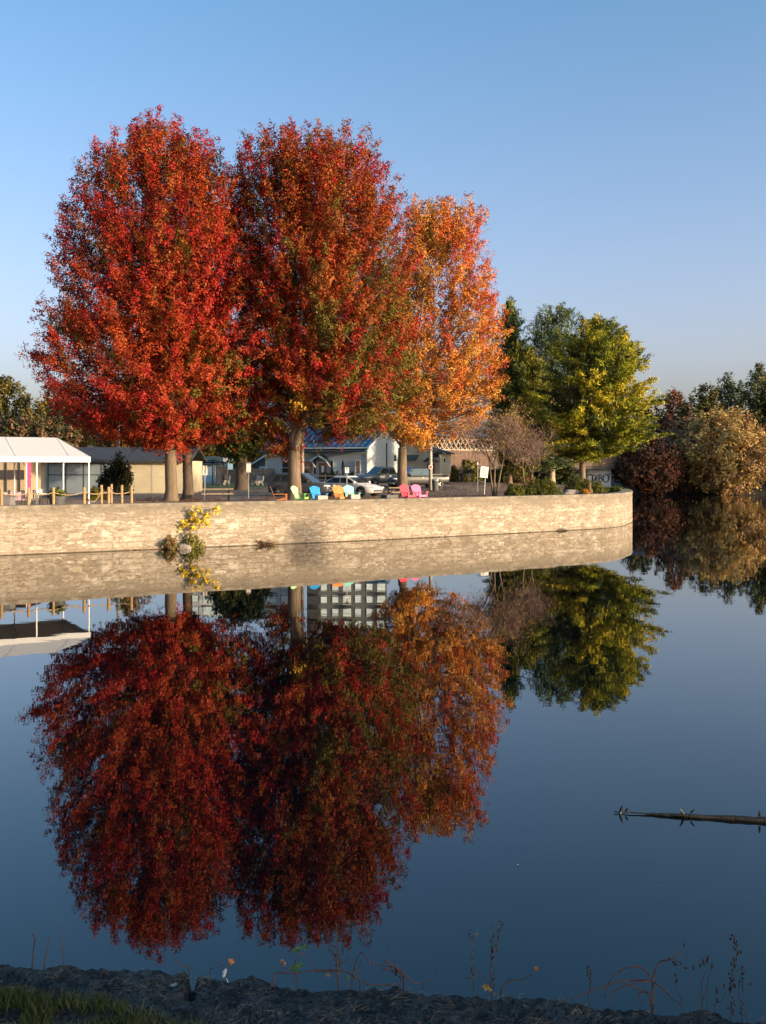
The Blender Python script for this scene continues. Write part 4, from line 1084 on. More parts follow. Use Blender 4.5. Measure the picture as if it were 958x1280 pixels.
for i in range(5): rope('sagging rope of the barrier ' + RN[i], P1[i], P1[i+1])
rope('sagging rope between the set back posts on the left', P2[0], P2[1]); rope('sagging rope between the set back posts on the right', P2[1], P2[2]); rope('sagging rope from the front post back to the set back post', P1[3], P2[0])

pl = edge_pt(72, 1.45)
pt = thing('round_planter', 'dark round planter pot with green trailing plant by the wall under the tent', 'planter', pl)
MB().lathe([(.27, 0), (.36, .45), (.40, .62), (.40, .68), (.36, .68), (.34, .6)], n=18).build('pot', M['dark_grey'], pt)
rg = np.random.RandomState(3); n_ = 60
dd_ = unit(rg.randn(n_, 3)*np.array([1, 1, .4])+np.array([0, 0, .7]))
V, c = shoots_to_leaves(rg, dd_*.5+np.array([0, 0, .66]), dd_, np.full(n_, .4), .06, 14, .1, np.array([(.12, .16, .03), (.2, .2, .04), (.06, .09, .02)])[rg.randint(0, 3, n_)])
link('foliage', quad_mesh('foliage', V, c), M['leaf'], pt)
for i, (x, lb_) in enumerate(((4, 'dark square planter box at the left edge of the photo'), (10.5, 'grey square planter box beside the dark one at the left edge'))):
    p = edge_pt(x, 1.5); t = thing('planter_box', lb_, 'planter', p, .5)
    MB().prism([(-.24, 0), (.24, 0), (.30, .72), (-.30, .72)], -.27, .27, 'XZ').build('box_body', M['dark_grey' if i == 0 else 'concrete_grey'], t); MB().box((0, 0, .725), (.66, .6, .06)).build('rim', M['dark_grey'], t)

# ------------------------------------------------------------------ adirondack chairs
def adirondack(label, p, rz, c, c2=None):
    m = mat('chair paint', c, .55, .08); m2 = mat('chair back paint', c2, .6, .08) if c2 else m
    t = thing('adirondack_chair', label, 'chair', p, rz, 'painted adirondack chairs along the wall')
    bk = MB()                                     # local: faces -Y
    for k in range(7):
        x = (k-3)*.092; h = .84 - .012*(k-3)**2; tl_ = .42
        a = Vector((x*.82, .16, .25)); b_ = Vector((x*1.12, .16+h*math.sin(tl_), .25+h*math.cos(tl_)))
        bk.slab([a+Vector((-.038, 0, 0)), a+Vector((.038, 0, 0)), b_+Vector((.044, 0, 0)), b_+Vector((-.044, 0, 0))], .022)
    bk.box((0, .27, .42), (.58, .03, .08), rx=-.42); bk.box((0, .46, .80), (.62, .03, .07), rx=-.42)
    bk.build('backrest', m2, t)
    st = MB()
    for k in range(6):
        y = -.42+k*.105; st.box((0, y, .36-(k*.024)), (.54, .09, .022), rx=-.22)
    st.build('seat', m, t)
    for s in (-1, 1):
        MB().slab([(s*.27-.09, -.5, .575), (s*.27+.09, -.5, .575), (s*.30+.05, .34, .565), (s*.30-.05, .34, .565)], .025).build('arm', m, t)
        MB().box((s*.275, -.42, .28), (.03, .10, .56)).build('leg', m, t)
        MB().slab([(s*.272, -.46, .30), (s*.272, .42, .02), (s*.272, .50, .02), (s*.272, .50, .10), (s*.272, -.46, .40)][::-1], .028).build('leg', m, t)
    MB().box((0, -.43, .32), (.55, .025, .12)).build('apron', m, t)
    return t
AC = [(349, 57.0, R(95), (.44, .15, .05), (.13, .07, .05), 'rust orange adirondack chair with dark brown back, left of the forked trunk'),
      (376, 57.8, R(62), (.32, .66, .12), (.45, .72, .33), 'lime green adirondack chair right against the forked maple trunk'),
      (398.5, 57.6, R(35), (.008, .24, .56), None, 'bright blue adirondack chair between the green and orange chairs'),
      (426.5, 58.6, R(28), (.72, .23, .05), None, 'orange adirondack chair left of the pale turquoise one'),
      (440, 59.4, R(30), (.22, .60, .50), None, 'pale turquoise adirondack chair in front of the white sedan'),
      (510, 61.6, R(32), (.75, .05, .085), None, 'red adirondack chair left of the pink one'),
      (524.5, 62.2, R(30), (.80, .16, .32), None, 'pink adirondack chair, rightmost of the painted chairs')]
for x, Y, rz, c, c2, lb_ in AC: adirondack(lb_, (px(x, Y), Y, 2.0), rz, c, c2)
for x, Y, w, lb_ in ((402, 56.3, .62, 'low pale concrete block in front of the blue chair'), (443, 58.3, .6, 'low pale concrete block in front of the turquoise chair')):
    t = thing('concrete_block', lb_, 'block', (px(x, Y), Y, 2.0), .5)
    MB().prism([(-w/2, 0), (w/2, 0), (w/2, .46), (w/2-.03, .5), (-w/2+.03, .5), (-w/2, .46)], -.2, .2, 'XZ').build('block_body', M['concrete'], t)
fp = thing('fire_pit', 'low dark square fire pit left of the red chair', 'fire pit', (px(487, 61.5), 61.5, 2.0), .5)
mb = MB()
for s in (-1, 1): mb.box((s*.36, 0, .2), (.06, .78, .4)); mb.box((0, s*.36, .2), (.66, .06, .4))
mb.build('wall', M['black_metal'], fp); MB().box((0, 0, .14), (.66, .66, .1)).build('ash_bed', M['dark_grey'], fp)

def picnic_table(label, p, rz, L=1.95):
    t = thing('picnic_table', label, 'picnic table', p, rz, 'wooden picnic tables')
    def boards(y0, n, z, name):
        mb = MB()
        for k in range(n): mb.box((0, y0+k*.15, z), (L, .135, .055))
        mb.build(name, M['wood_grey'], t)
    boards(-.30, 5, .74, 'tabletop'); boards(-.82, 2, .45, 'bench'); boards(.67, 2, .45, 'bench')
    for x in (-L*.36, L*.36):
        for s in (-1, 1): MB().tube([(x, s*.72, 0), (x, s*.2, .72)], .04, 4).build('leg', M['black_metal'], t)
        MB().box((x+.05, 0, .42), (.04, 1.7, .07)).build('crossbar', M['black_metal'], t)
picnic_table('long picnic table behind the wall between the left maples and the white sign post', (px(272, 62), 62, 2.0), .18)
picnic_table('picnic table partly hidden beside the red chair under the orange maple', (px(496, 66), 66, 2.0), .3, 1.25)

def park_bench(label, p, rz):
    t = thing('park_bench', label, 'bench', p, rz, 'cream park benches on the lawn')
    mb = MB()
    for k in range(3): mb.box((0, -.18+k*.15, .44), (1.45, .12, .04))
    mb.build('seat', M['steel'], t)
    mb = MB()
    for k in range(3): mb.box((0, .27+k*.03, .58+k*.14), (1.45, .035, .11))
    mb.build('backrest', M['steel'], t)
    for s in (-1, 1):
        MB().prism([(-.36, 0), (-.2, 0), (-.1, .26), (.1, .26), (.2, 0), (.36, 0), (.30, .3), (.42, .95), (.30, .97), (.2, .46), (-.26, .46), (-.36, .2)], s*.62-.06, s*.62+.06, 'YZ').build('bench_end', M['cream'], t)
park_bench('cream-ended park bench on the lawn left of the thick dark trunk', (px(281, 101), 101, ground_z(101)), R(-62))
park_bench('cream-ended park bench on the lawn right of the thick dark trunk', (px(322, 100), 100, ground_z(100)), R(-55))

# ------------------------------------------------------------------ signs and poles
M['sign_white'] = mat('white sign plate', (.72, .70, .64), .5, .05)
def sign_post(label, x, Y, top, pw, ph, marks=(), rz=0.0, back=False, bottom=None):
    z = ground_z(Y); H = pz(top, Y)-z
    t = thing('sign_post', label, 'sign', (px(x, Y), Y, z), rz)
    MB().box((0, 0, H/2), (.055, .04, H)).build('post', M['steel'], t)
    pl_ = MB().box((0, -.032, H-ph/2), (pw, .02, ph)).build('sign_plate', M['sign_white'], t)
    if marks:
        mb = MB()
        for mx, mz, sx, sz in marks: mb.box((mx, -.044, H-ph/2+mz), (sx, .006, sz))
        mb.build('mark', M['black_paint'], pl_)
    return t
sign_post('small black-topped white sign on a post in front of the white sedan', 434, 60.5, 582.5, .24, .42, ((0, .165, .24, .09), (.045, -.02, .035, .16), (0, .06, .12, .035), (-.05, .0, .035, .1)), .1)
sign_post('tall white rectangular sign post right of the long picnic table', 311, 67, 578.5, .30, .66, ((0, .28, .26, .03), (0, -.29, .26, .03)), .1)
sign_post('weathered narrow double sign post left of the long picnic table', 256.5, 64, 582, .28, .62, ((0, 0, .05, .6),), .2)
sign_post('thin post with tiny plate left of the white sign board', 597.5, 82, 578, .10, .18, (), 0)
sb = thing('sign_board', 'white printed sign board on thin legs, tilted, beside the twin bare trees', 'sign', (px(605.5, 76), 76, 2.005), .25)
pn = MB().box((0, 0, 1.72), (.62, .04, .84), ry=.12).build('panel', M['sign_white'], sb)
mb = MB(); rr_ = random.Random(6)
for k in range(6): mb.box((.02*k-.05, -.024, 2.02-k*.115), (.44-rr_.random()*.14, .008, .045), ry=.12)
mb.build('mark', M['dark_grey'], pn)
MB().tube([(.02, .02, 0), (.1, .02, 1.32)], .022, 5).build('leg', M['steel'], sb)

def pole(label, x, Y, top, r, m, name='utility_pole', cap=True):
    z = ground_z(Y); H = pz(top, Y)-z
    t = thing(name, label, 'pole', (px(x, Y), Y, z))
    MB().tube([(0, 0, -.05), (0, 0, H*.5), (0, 0, H)], [r, r*.9, r*.78], 12).build('shaft', m, t, True)
    return t, H
pu, H = pole('grey concrete lamp pole with round sign between the black pickup cab and bed', 538.5, 87, 521, .17, M['concrete'], 'lamp_pole')
MB().tube([(0, 0, H), (.5, -.1, H+.25), (1.1, -.2, H+.28)], .05, 6).build('arm', M['steel'], pu); MB().box((1.35, -.25, H+.27), (.6, .22, .12)).build('lamp_head', M['dark_grey'], pu)
MB().lathe([(.19, 0), (.19, .02)], (0, -.22, 2.05), 20, 'Y').build('sign_plate', M['sign_white'], pu)
MB().lathe([(.11, 0), (.11, .01)], (0, -.236, 2.05), 20, 'Y').build('mark', mat('red sign ring', (.45, .06, .05), .5), pu)
pu, H = pole('pale slim pole between the forked trunk and the house door', 378.2, 84, 512, .16, M['lattice_wood'])
pu, H = pole('pale utility pole rising behind the shed roof', 148, 92, 470, .17, M['concrete'])
lb2, H = pole('thin lamp post with white lantern and pale blue banner behind the shelter', 284, 98, 571, .05, M['trim_dark'], 'lamp_post')
MB().box((-.15, 0, H-.25), (.42, .3, .42)).build('lantern', M['white_paint'], lb2); MB().box((.33, 0, H-.7), (.5, .02, 1.1)).build('banner', M['tower_blue'], lb2)
bn_ = thing('litter_bin', 'dark ribbed litter bin at the foot of the grey lamp pole', 'bin', (px(544.5, 86), 86, ground_z(86)))
MB().lathe([(.27, 0), (.31, .9), (.29, .92)], n=16).build('bin_body', M['dark_grey'], bn_); MB().lathe([(.31, .9), (.32, .98), (.12, 1.1)], n=16).build('lid', M['steel'], bn_)
bd = thing('boulder', 'pale flat-topped boulder on the wall point between two yew mounds', 'boulder', (px(713, 74.5), 74.5, 2.0), .2)
def rock(sx, sy, sz, seed, n=14, k=.25):
    mb = MB(); rings = []
    for i in range(8):
        f = i/7*PI*.5; ring = []
        for j in range(n):
            a = 2*PI*j/n; p = np.array([[math.cos(a)*math.cos(f), math.sin(a)*math.cos(f), math.sin(f)]])
            q = 1-k+2*k*vnoise(p, 1.3, seed)[0]; e_ = .55
            ring.append((np.sign(p[0, 0])*abs(p[0, 0])**e_*q*sx, np.sign(p[0, 1])*abs(p[0, 1])**e_*q*sy, (p[0, 2]**e_)*q*sz - .03))
        rings.append(ring)
    return mb.loft(rings)
rock(.72, .5, .42, 3).build('rock_body', M['boulder'], bd); rock(.3, .25, .4, 8).build('side_rock', M['boulder'], bd)
bd.children[1].location = (.55, -.1, 0)

# ------------------------------------------------------------------ vehicles
def wheel(parent, x, y, r=.34, w=.22):
    s = 1 if y > 0 else -1
    t = MB().lathe([(r*.66, -w/2), (r*.95, -w/2), (r, -w/2+.04), (r, w/2-.04), (r*.95, w/2), (r*.66, w/2)], (0, 0, 0), 20, 'Y').build('wheel', M['tyre'], parent, True)
    t.location = (x, y, r)
    rm = MB().lathe([(r*.64, -.02), (r*.64, w/2+.004), (r*.56, w/2-.015), (.05, w/2+.0), (.0, w/2+.005)], (0, 0, 0), 20, 'Y')
    sp = MB()
    for k in range(5):
        a = 2*PI*k/5; sp.box((math.cos(a)*r*.32, w/2+.008, math.sin(a)*r*.32), (r*.6, .02, .05), ry=-a)
    o = rm.build('rim', M['black_metal'], t); o.rotation_euler.z = 0 if s > 0 else PI
    o = sp.build('rim_spoke', M['rim'], t); o.rotation_euler.z = 0 if s > 0 else PI
def vehicle(name, label, cat, loc, rz, paint, st, cab, W, wheels, tail, grille=True, wr=.34, bed=None, side_split=(.5,), light=None):
    """st: stations (x, half width factor, z low, z top); cab: (x rear base, x rear roof, x front roof, x front base, z belt, z roof)"""
    t = thing(name, label, cat, loc, rz)
    p = paint; mb = MB(); rings = []; hw = W/2
    for x, k, zl, zt in st:
        w = hw*k
        zm = zl+(zt-zl)*.55
        half = [(w*.86, zl), (w*.97, zl+.10), (w, zm), (w*.965, zt-.09), (w*.88, zt-.02), (w*.6, zt+.015), (0, zt+.03)]
        rings.append([(x, y, z) for y, z in half] + [(x, -y, z) for y, z in reversed(half[:-1])])
    mb.loft(rings); body = mb.build('body', p, t, True)
    mod = body.modifiers.new('bevel', 'BEVEL'); mod.width = .03; mod.segments = 2; mod.limit_method = 'ANGLE'; mod.angle_limit = R(35)
    x0, x1, x2, x3, zb, zr = cab
    wb, wt = hw*.93, hw*.74
    nn = 7; rings = []
    def cabring(x, z, w0):
        k = (z-zb)/(zr-zb)
        w = wb+(wt-wb)*k
        return [(x, w, z), (x, -w, z)]
    cabm = MB()
    top = [(x1, wt, zr-.04), (x1+.15, wt*.94, zr), (x2-.1, wt*.94, zr+.005), (x2, wt, zr-.045)]
    A_ = [(x0, wb, zb), (x1, wt, zr-.04), (x2, wt, zr-.04), (x3, wb, zb)]
    Bm = [(x, -y, z) for x, y, z in A_]
    roofz = [(x1, wt*.8, zr), (x2, wt*.8, zr)]
    V = A_ + Bm + [(x1+.08, wt*.82, zr+.02), (x2-.06, wt*.82, zr+.02), (x1+.08, -wt*.82, zr+.02), (x2-.06, -wt*.82, zr+.02)]
    cabm.add(V, [(0, 1, 2, 3), (7, 6, 5, 4), (0, 4, 5, 1), (3, 2, 6, 7), (1, 8, 9, 2), (5, 6, 11, 10), (8, 10, 11, 9), (1, 5, 10, 8), (2, 9, 11, 6), (0, 3, 7, 4)])
    c_ = cabm.build('cabin', p, t)
    mod = c_.modifiers.new('bevel', 'BEVEL'); mod.width = .05; mod.segments = 3; mod.limit_method = 'ANGLE'; mod.angle_limit = R(20)
    def lerp3(a, b, f): return Vector(a).lerp(Vector(b), f)
    def pane(nm, q, off):
        q = [Vector(a) for a in q]; c = sum(q, Vector())/len(q)
        q = [c+(a-c)*1.0 for a in q]; q = [a+off*.012 for a in q]
        nrm = (q[1]-q[0]).cross(q[2]-q[0])
        if nrm.dot(off) < 0: q = q[::-1]
        MB().slab(q, .02).build(nm, M['glass'], t)
    for s in (1, -1):
        off = Vector((0, s, .25)).normalized()
        def SP(u, v):   # u along the length at belt..roof, v up
            lo = lerp3((x0, s*wb, zb), (x3, s*wb, zb), u); hi = lerp3((x1, s*wt, zr-.04), (x2, s*wt, zr-.04), u)
            return lo.lerp(hi, v)
        cuts = [0.05, *side_split, .93]
        for i in range(len(cuts)-1):
            a, b = cuts[i]+.018, cuts[i+1]-.018
            pane('side_window', [SP(a, .1), SP(b, .1), SP(b, .86), SP(a, .86)], off)
    fw = [lerp3((x3, wb*.9, zb), (x2, wt*.92, zr-.04), .08), lerp3((x3, -wb*.9, zb), (x2, -wt*.92, zr-.04), .08), lerp3((x3, -wb*.9, zb), (x2, -wt*.92, zr-.04), .9), lerp3((x3, wb*.9, zb), (x2, wt*.92, zr-.04), .9)]
    pane('windshield', fw, Vector((zr-zb, 0, x3-x2)).normalized())
    rw_ = [lerp3((x0, wb*.86, zb), (x1, wt*.9, zr-.04), .15), lerp3((x0, -wb*.86, zb), (x1, -wt*.9, zr-.04), .15), lerp3((x0, -wb*.86, zb), (x1, -wt*.9, zr-.04), .88), lerp3((x0, wb*.86, zb), (x1, wt*.9, zr-.04), .88)]
    pane('rear_window', rw_, Vector((-(zr-zb), 0, max(.15, x1-x0))).normalized())
    for x in wheels:
        for s in (1, -1):
            MB().lathe([(wr+.075, -.02), (wr+.075, .012)], (x, s*(hw-.012), wr+.02), 22, 'Y').build('wheel_arch', M['black_metal'], t)
            wheel(t, x, s*(hw-.085), wr)
    xf, kf, zlf, ztf = st[-1]; xn, kn, zln, ztn = st[-2]
    zh = light or (ztf-.08)
    for s in (1, -1):
        MB().slab([(xf+.012, s*hw*kf*.52, zh-.08), (xf+.012, s*hw*kf*.88, zh-.07), (xf+.012, s*hw*kf*.9, zh+.06), (xf+.012, s*hw*kf*.52, zh+.03)][::s], .05).build('headlight', M['lamp_clear'], t)
        mb = MB(); mb.box((xf-.12, s*(hw*(kf+kn)/2*.985), zh), (.34, .05, .11), rz=-s*.35); mb.build('headlight', M['lamp_clear'], t)
        xr, kr, zlr, ztr = st[0]
        MB().box((xr+.05, s*hw*kr*.86, ztr-.16), (.14, hw*.26, tail)).build('taillight', M['lamp_red'], t)
        mb = MB(); mb.box((x3-.32, s*(wb+.12), zb+.09), (.10, .2, .14)); mb.build('mirror', p, t)
        hb = MB()
        for f_ in side_split: hb.box((x0+(x3-x0)*f_-.16, s*(hw*.985), zb-.13), (.2, .03, .035))
        hb.build('door_handle', M['chrome'], t)
    MB().box((xf+.012, 0, zlf+(ztf-zlf)*.52), (.03, W*kf*.56, (ztf-zlf)*.42)).build('grille', M['black_metal'], t)
    MB().box((xf+.02, 0, zlf+.09), (.08, W*kf*.9, .13)).build('bumper', M['chrome'] if bed else M['dark_grey'], t)
    MB().box((st[0][0]-.012, 0, st[0][2]+.2), (.02, .3, .12)).build('licence_plate', M['sign_white'], t)
    if bed:
        MB().box(((bed[0]+bed[1])/2, 0, bed[2]+.038), (bed[1]-bed[0], W*.78, .03)).build('bed_liner', M['black_metal'], t)
        for s in (1, -1): MB().box(((bed[0]+bed[1])/2, s*W*.42, bed[2]+.07), (bed[1]-bed[0], .09, .12)).build('bed_rail', p, t)
        MB().box((bed[0]-.02, 0, bed[2]-.18), (.06, W*.82, .5)).build('tailgate', p, t)
    return t
def paint(name, c, metal=.3): return mat(name, c, .42, .05, metal=metal*.4, spec=.4, coat=.35)
vehicle('suv', 'dark grey SUV parked behind the forked maple trunk, nose to the right', 'car', (px(377, 71.2), 71.2, 2.014), R(-17), paint('charcoal car paint', (.055, .06, .07)),
        [(-2.28, .80, .42, 1.0), (-2.2, .93, .30, 1.06), (-1.4, 1, .24, 1.08), (0, 1, .24, 1.06), (1.0, 1, .24, 1.04), (1.75, .97, .26, .98), (2.15, .88, .30, .88), (2.3, .76, .36, .74)],
        (-2.2, -1.75, .35, 1.2, 1.0, 1.66), 1.84, (-1.38, 1.42), .3, wr=.36, side_split=(.27, .60), light=.78)
vehicle('sedan', 'white sedan parked nose to the right behind the orange and turquoise chairs', 'car', (px(439, 71.8), 71.8, 2.014), R(-33), paint('pearl white car paint', (.66, .64, .61), .1),
        [(-2.35, .78, .42, .86), (-2.25, .92, .30, .96), (-1.5, 1, .22, 1.0), (0, 1, .20, .96), (1.1, .99, .20, .92), (1.8, .95, .22, .82), (2.2, .86, .26, .70), (2.36, .70, .34, .58)],
        (-2.0, -1.05, .15, 1.25, .92, 1.44), 1.82, (-1.4, 1.45), .16, wr=.335, side_split=(.50,), light=.64)
PK = [(-2.75, .94, .50, 1.16), (-2.7, .98, .46, 1.2), (-1.2, 1, .40, 1.2), (-.6, 1, .36, 1.2), (1.0, 1, .36, 1.2), (1.7, 1, .36, 1.18), (2.5, .96, .38, 1.12), (2.72, .90, .42, 1.02)]
vehicle('pickup_truck', 'grey pickup truck half hidden behind the orange maple trunk, nose to the left', 'truck', (px(480, 96), 96, ground_z(96)+.015), R(216), paint('grey pickup paint', (.10, .115, .125)), PK,
        (-.95, -.7, .75, 1.5, 1.16, 1.92), 2.0, (-1.65, 1.75), .3, wr=.40, bed=(-2.7, -1.0, 1.2), side_split=(.42,), light=.92)
vehicle('pickup_truck', 'black pickup truck with open bed, behind the red and pink chairs', 'truck', (px(522.5, 91.5), 91.5, ground_z(91.5)+.015), R(203), paint('black pickup paint', (.015, .016, .018)), PK,
        (-.95, -.7, .75, 1.5, 1.16, 1.92), 2.0, (-1.65, 1.75), .3, wr=.40, bed=(-2.7, -1.0, 1.2), side_split=(.42,), light=.92)

# ------------------------------------------------------------------ two walkers
def skin(name, verts, edges, rad, m, parent, root=0):
    me = bpy.data.meshes.new(name); me.from_pydata(verts, edges, []); me.update()
    o = link(name, me, m, parent)
    md = o.modifiers.new('skin', 'SKIN'); md.use_smooth_shade = True
    if not me.skin_vertices: pass
    for i, r in enumerate(rad): me.skin_vertices[0].data[i].radius = (r, r)
    me.skin_vertices[0].data[root].use_root = True
    s2 = o.modifiers.new('sub', 'SUBSURF'); s2.levels = 1; s2.render_levels = 1
    return o
M['skin_tone'] = mat('skin', (.42, .26, .19), .6, .05)
def person(label, p, rz, top, legs, stride=.22, hair=(.05, .035, .025)):
    t = thing('person', label, 'person', p, rz)
    V = [(0, 0, .95), (0, -.01, 1.18), (0, 0, 1.40), (0, 0, 1.50), (0, -.02, 1.60), (0, -.02, 1.68),
         (.09, 0, .90), (.10, -stride*.35, .50), (.10, -stride*.5+.02, .07), (.10, -stride*.5-.13, .035),
         (-.09, 0, .90), (-.10, stride*.3, .50), (-.10, stride*.7, .09), (-.10, stride*.7-.12, .035),
         (.19, 0, 1.40), (.24, .03, 1.12), (.22, -.10, .88), (.21, -.14, .80), (-.19, 0, 1.40), (-.24, .05, 1.12), (-.22, .02, .87), (-.21, .0, .78)]
    E = [(0, 1), (1, 2), (2, 3), (3, 4), (4, 5), (0, 6), (6, 7), (7, 8), (8, 9), (0, 10), (10, 11), (11, 12), (12, 13), (2, 14), (14, 15), (15, 16), (16, 17), (2, 18), (18, 19), (19, 20), (20, 21)]
    Rr = [.14, .13, .13, .055, .095, .075, .085, .06, .042, .035, .085, .06, .042, .035, .06, .045, .034, .03, .06, .045, .034, .03]
    skin('body', V, E, Rr, M['skin_tone'], t)
    i = [0, 1, 2, 14, 15, 16, 18, 19, 20]; mp_ = {a: k for k, a in enumerate(i)}
    skin('jacket', [V[a] for a in i], [(mp_[a], mp_[b_]) for a, b_ in E if a in mp_ and b_ in mp_], [Rr[a]+.03 for a in i], mat('jacket', top, .9, .1), t)
    i = [0, 6, 7, 8, 10, 11, 12]; mp_ = {a: k for k, a in enumerate(i)}
    skin('trousers', [V[a] for a in i], [(mp_[a], mp_[b_]) for a, b_ in E if a in mp_ and b_ in mp_], [Rr[a]+.025 for a in i], mat('trousers', legs, .9, .1), t)
    skin('hair', [(0, .0, 1.74), (0, .04, 1.68), (0, .06, 1.60)], [(0, 1), (1, 2)], [.07, .085, .07], mat('hair', hair, .8, .1), t)
    for s, k in ((1, -stride*.5-.05), (-1, stride*.7-.05)):
        MB().lathe([(.05, 0), (.055, .05), (.03, .1)], (s*.10, 0, 0), 8).build('shoe', M['black_metal'], t); t.children[-1].scale = (1, 2.4, 1); t.children[-1].location = (0, k, 0)
    return t
person('person in grey top and dark trousers walking on the leafy path', (px(576, 112), 112, ground_z(112)), R(20), (.13, .12, .12), (.035, .04, .055))
person('person in dark jacket and beige trousers walking on the leafy path', (px(586.5, 112), 112, ground_z(112)), R(-40), (.02, .025, .04), (.40, .29, .18))

# ------------------------------------------------------------------ plants at the foot of the wall
wp = edge_pt(246, -.35); wp.z = 0
sp = thing('yellow_sapling', 'bright yellow leaved sapling growing at the waterline against the wall', 'sapling', wp)
rg = np.random.RandomState(6); mb = MB()
mb.tube([(.1, 0, -.1), (.1, -.05, .5), (.04, -.05, 1.0), (.1, -.1, 1.6)], [.03, .026, .02, .012], 6); tips = []
for dx, dz in ((-.55, 1.35), (-.3, 1.55), (-.15, 1.85), (.1, 2.05), (.35, 1.55), (.55, 1.75), (.85, 1.95), (1.05, 2.02), (-.75, 1.2), (.45, 1.35), (.0, 1.5), (-.1, 1.15)):
    p = Vector((dx, -.1+rg.randn()*.15, dz-.1)); mb.tube([(.07, -.06, .8+.3*rg.rand()), (.05+dx*.5, -.1, .45+dz*.55), p], [.014, .01, .006], 4, False); tips.append(p)
mb.build('stem', M['bark_pale'], sp)
T_ = np.array(tips); T_ = T_[rg.randint(0, len(T_), 190)] + rg.randn(190, 3)*np.array([.12, .12, .10])
V = leaf_quads(T_, rg.randn(190, 3)*.6+np.array([.5, -.7, .5]), rg.randn(190, 3)+np.array([0, 0, -.6]), .15+.09*rg.rand(190), .11+.05*rg.rand(190))
link('foliage', quad_mesh('foliage', V, np.array([(.68, .43, .015), (.72, .50, .03), (.55, .34, .02), (.28, .24, .03)])[rg.randint(0, 4, 190)]), M['leaf'], sp)
WG = [(.24, .19, .05), (.17, .17, .03), (.34, .23, .09), (.2, .11, .05)]
shrub('weed_clump', 'rough weeds at the waterline left of the yellow sapling', *edge_pt(214, -.3).xy, 1.2, .95, WG, 41, 70, 15, .11, .5, .07, z=-.03, cat='weeds')
shrub('weed_clump', 'greener tall weeds around the stem of the yellow sapling', *edge_pt(240, -.4).xy, 1.5, 1.1, WG[:2], 42, 80, 15, .11, .55, .07, z=-.03, cat='weeds')
shrub('weed_clump', 'reddish trailing weeds on the waterline ledge right of the sapling', *edge_pt(331, -.25).xy, 1.9, .40, [(.24, .08, .05), (.2, .13, .05), (.13, .12, .04)], 43, 55, 11, .08, .35, .05, z=-.02, cat='weeds', dr=.35)
fr_ = edge_pt(231, -.45); fr_.z = 0
rk = thing('shore_rock', 'pale rock in the weeds at the waterline beside the sapling', 'rock', fr_)
rock(.36, .25, .27, 5).build('rock_body', M['boulder'], rk)
ws = edge_pt(563, -.1); ws.z = 0
tw_ = thing('twig', 'thin dark twig sticking out of the water against the wall', 'twig', ws)
MB().tube([(-.12, 0, -.2), (-.1, 0, .15), (.05, -.05, .45), (.22, -.05, .62)], [.02, .018, .014, .006], 5).build('stem', M['bark_dark'], tw_)
MB().tube([(.0, -.04, .35), (-.03, -.06, .5)], [.012, .005], 4).build('side_shoot', M['bark_dark'], tw_)
dz_ = edge_pt(703, -.2); dz_.z = 0
db = thing('driftwood', 'small dark driftwood stub lying at the foot of the wall near the point', 'driftwood', dz_, .6)
MB().tube([(-.5, 0, .03), (-.2, 0, .09), (.1, 0, .10), (.45, 0, .04)], [.03, .07, .06, .03], 8).build('stub', M['bark_dark'], db); MB().tube([(0, 0, .2), (.15, -.05, .4)], [.03, .01], 5).build('branch_stub', M['bark_dark'], db)

# ------------------------------------------------------------------ floating log, floating leaves, fallen leaves
ly = 11.8
lg = thing('floating_log', 'long thin dark log with broken stubs floating near the right edge of the photo', 'log', (px(768, ly), ly, 0))
rr_ = random.Random(12); pts = []; rad = []
for k in range(40):
    t = k/39; x = t*3.4
    pts.append((x, .0-.165*x+rr_.uniform(-.006, .006), .016-.012*t+rr_.uniform(-.006, .006)))
    rad.append(float(np.interp(x, (0, .32, .38, .8, .86, 1.2, 1.8, 3.4), (.006, .008, .014, .020, .027, .032, .042, .065)))*(1+rr_.uniform(-.1, .1)))
M['log'] = mat('wet log', (.010, .009, .008), .5, .5, 9, .012, 30, c2=(.022, .017, .012))
MB().tube(pts, rad, 9).build('trunk', M['log'], lg, True)
for x, z, dx, dz, r in ((.07, .03, .02, .07, .018), (.07, .02, -.02, -.06, .018), (.13, .03, .02, .045, .014), (.78, .03, -.05, .07, .016), (.80, .0, -.05, -.08, .022), (.86, .05, .04, .05, .012), (1.62, .06, -.01, .07, .016), (1.58, .0, -.08, -.05, .035), (2.2, .04, .04, .05, .02)):
    MB().tube([(x, -.165*x-.005, z), (x+dx*.5, -.165*x-.02, z+dz*.6), (x+dx, -.165*x-.03, z+dz)], [r, r*.8, r*.4], 5).build('branch_stub', M['log'], lg)

rg = np.random.RandomState(21)
def flat_leaves(name, X, Y, Z, size, cols_, kindlabel):
    n = len(X); P = np.stack([X, Y, Z], 1)
    V = leaf_quads(P, np.array([0, 0, 1.0])+rg.randn(n, 3)*.14, rg.randn(n, 3)*np.array([1, 1, .05]), size*(.7+.6*rg.rand(n)), size*(.6+.4*rg.rand(n)))
    return tag(link(name, quad_mesh(name, V, np.array(cols_)[rg.randint(0, len(cols_), n)]), M['leaf']), kindlabel, kind='stuff')
n = 500
Yl = 70+75*rg.rand(n)**1.3; Xl = Yl*(.245+.16*rg.rand(n))
ok = (Xl - 21 > 0) | (Yl < 66)
flat_leaves('floating_leaves', Xl[ok], Yl[ok], np.full(ok.sum(), .02), .11, [(.3, .12, .04), (.4, .25, .1), (.5, .4, .25)], 'scattered fallen leaves drifting on the river right of the point')
n = 26
Yl = 4.6+30*rg.rand(n)**2; Xl = Yl*(-.3+.65*rg.rand(n))
flat_leaves('drifting_specks', Xl, Yl, np.full(n, .012), .025, [(.6, .6, .55), (.3, .15, .06)], 'tiny pale leaf specks on the near water')
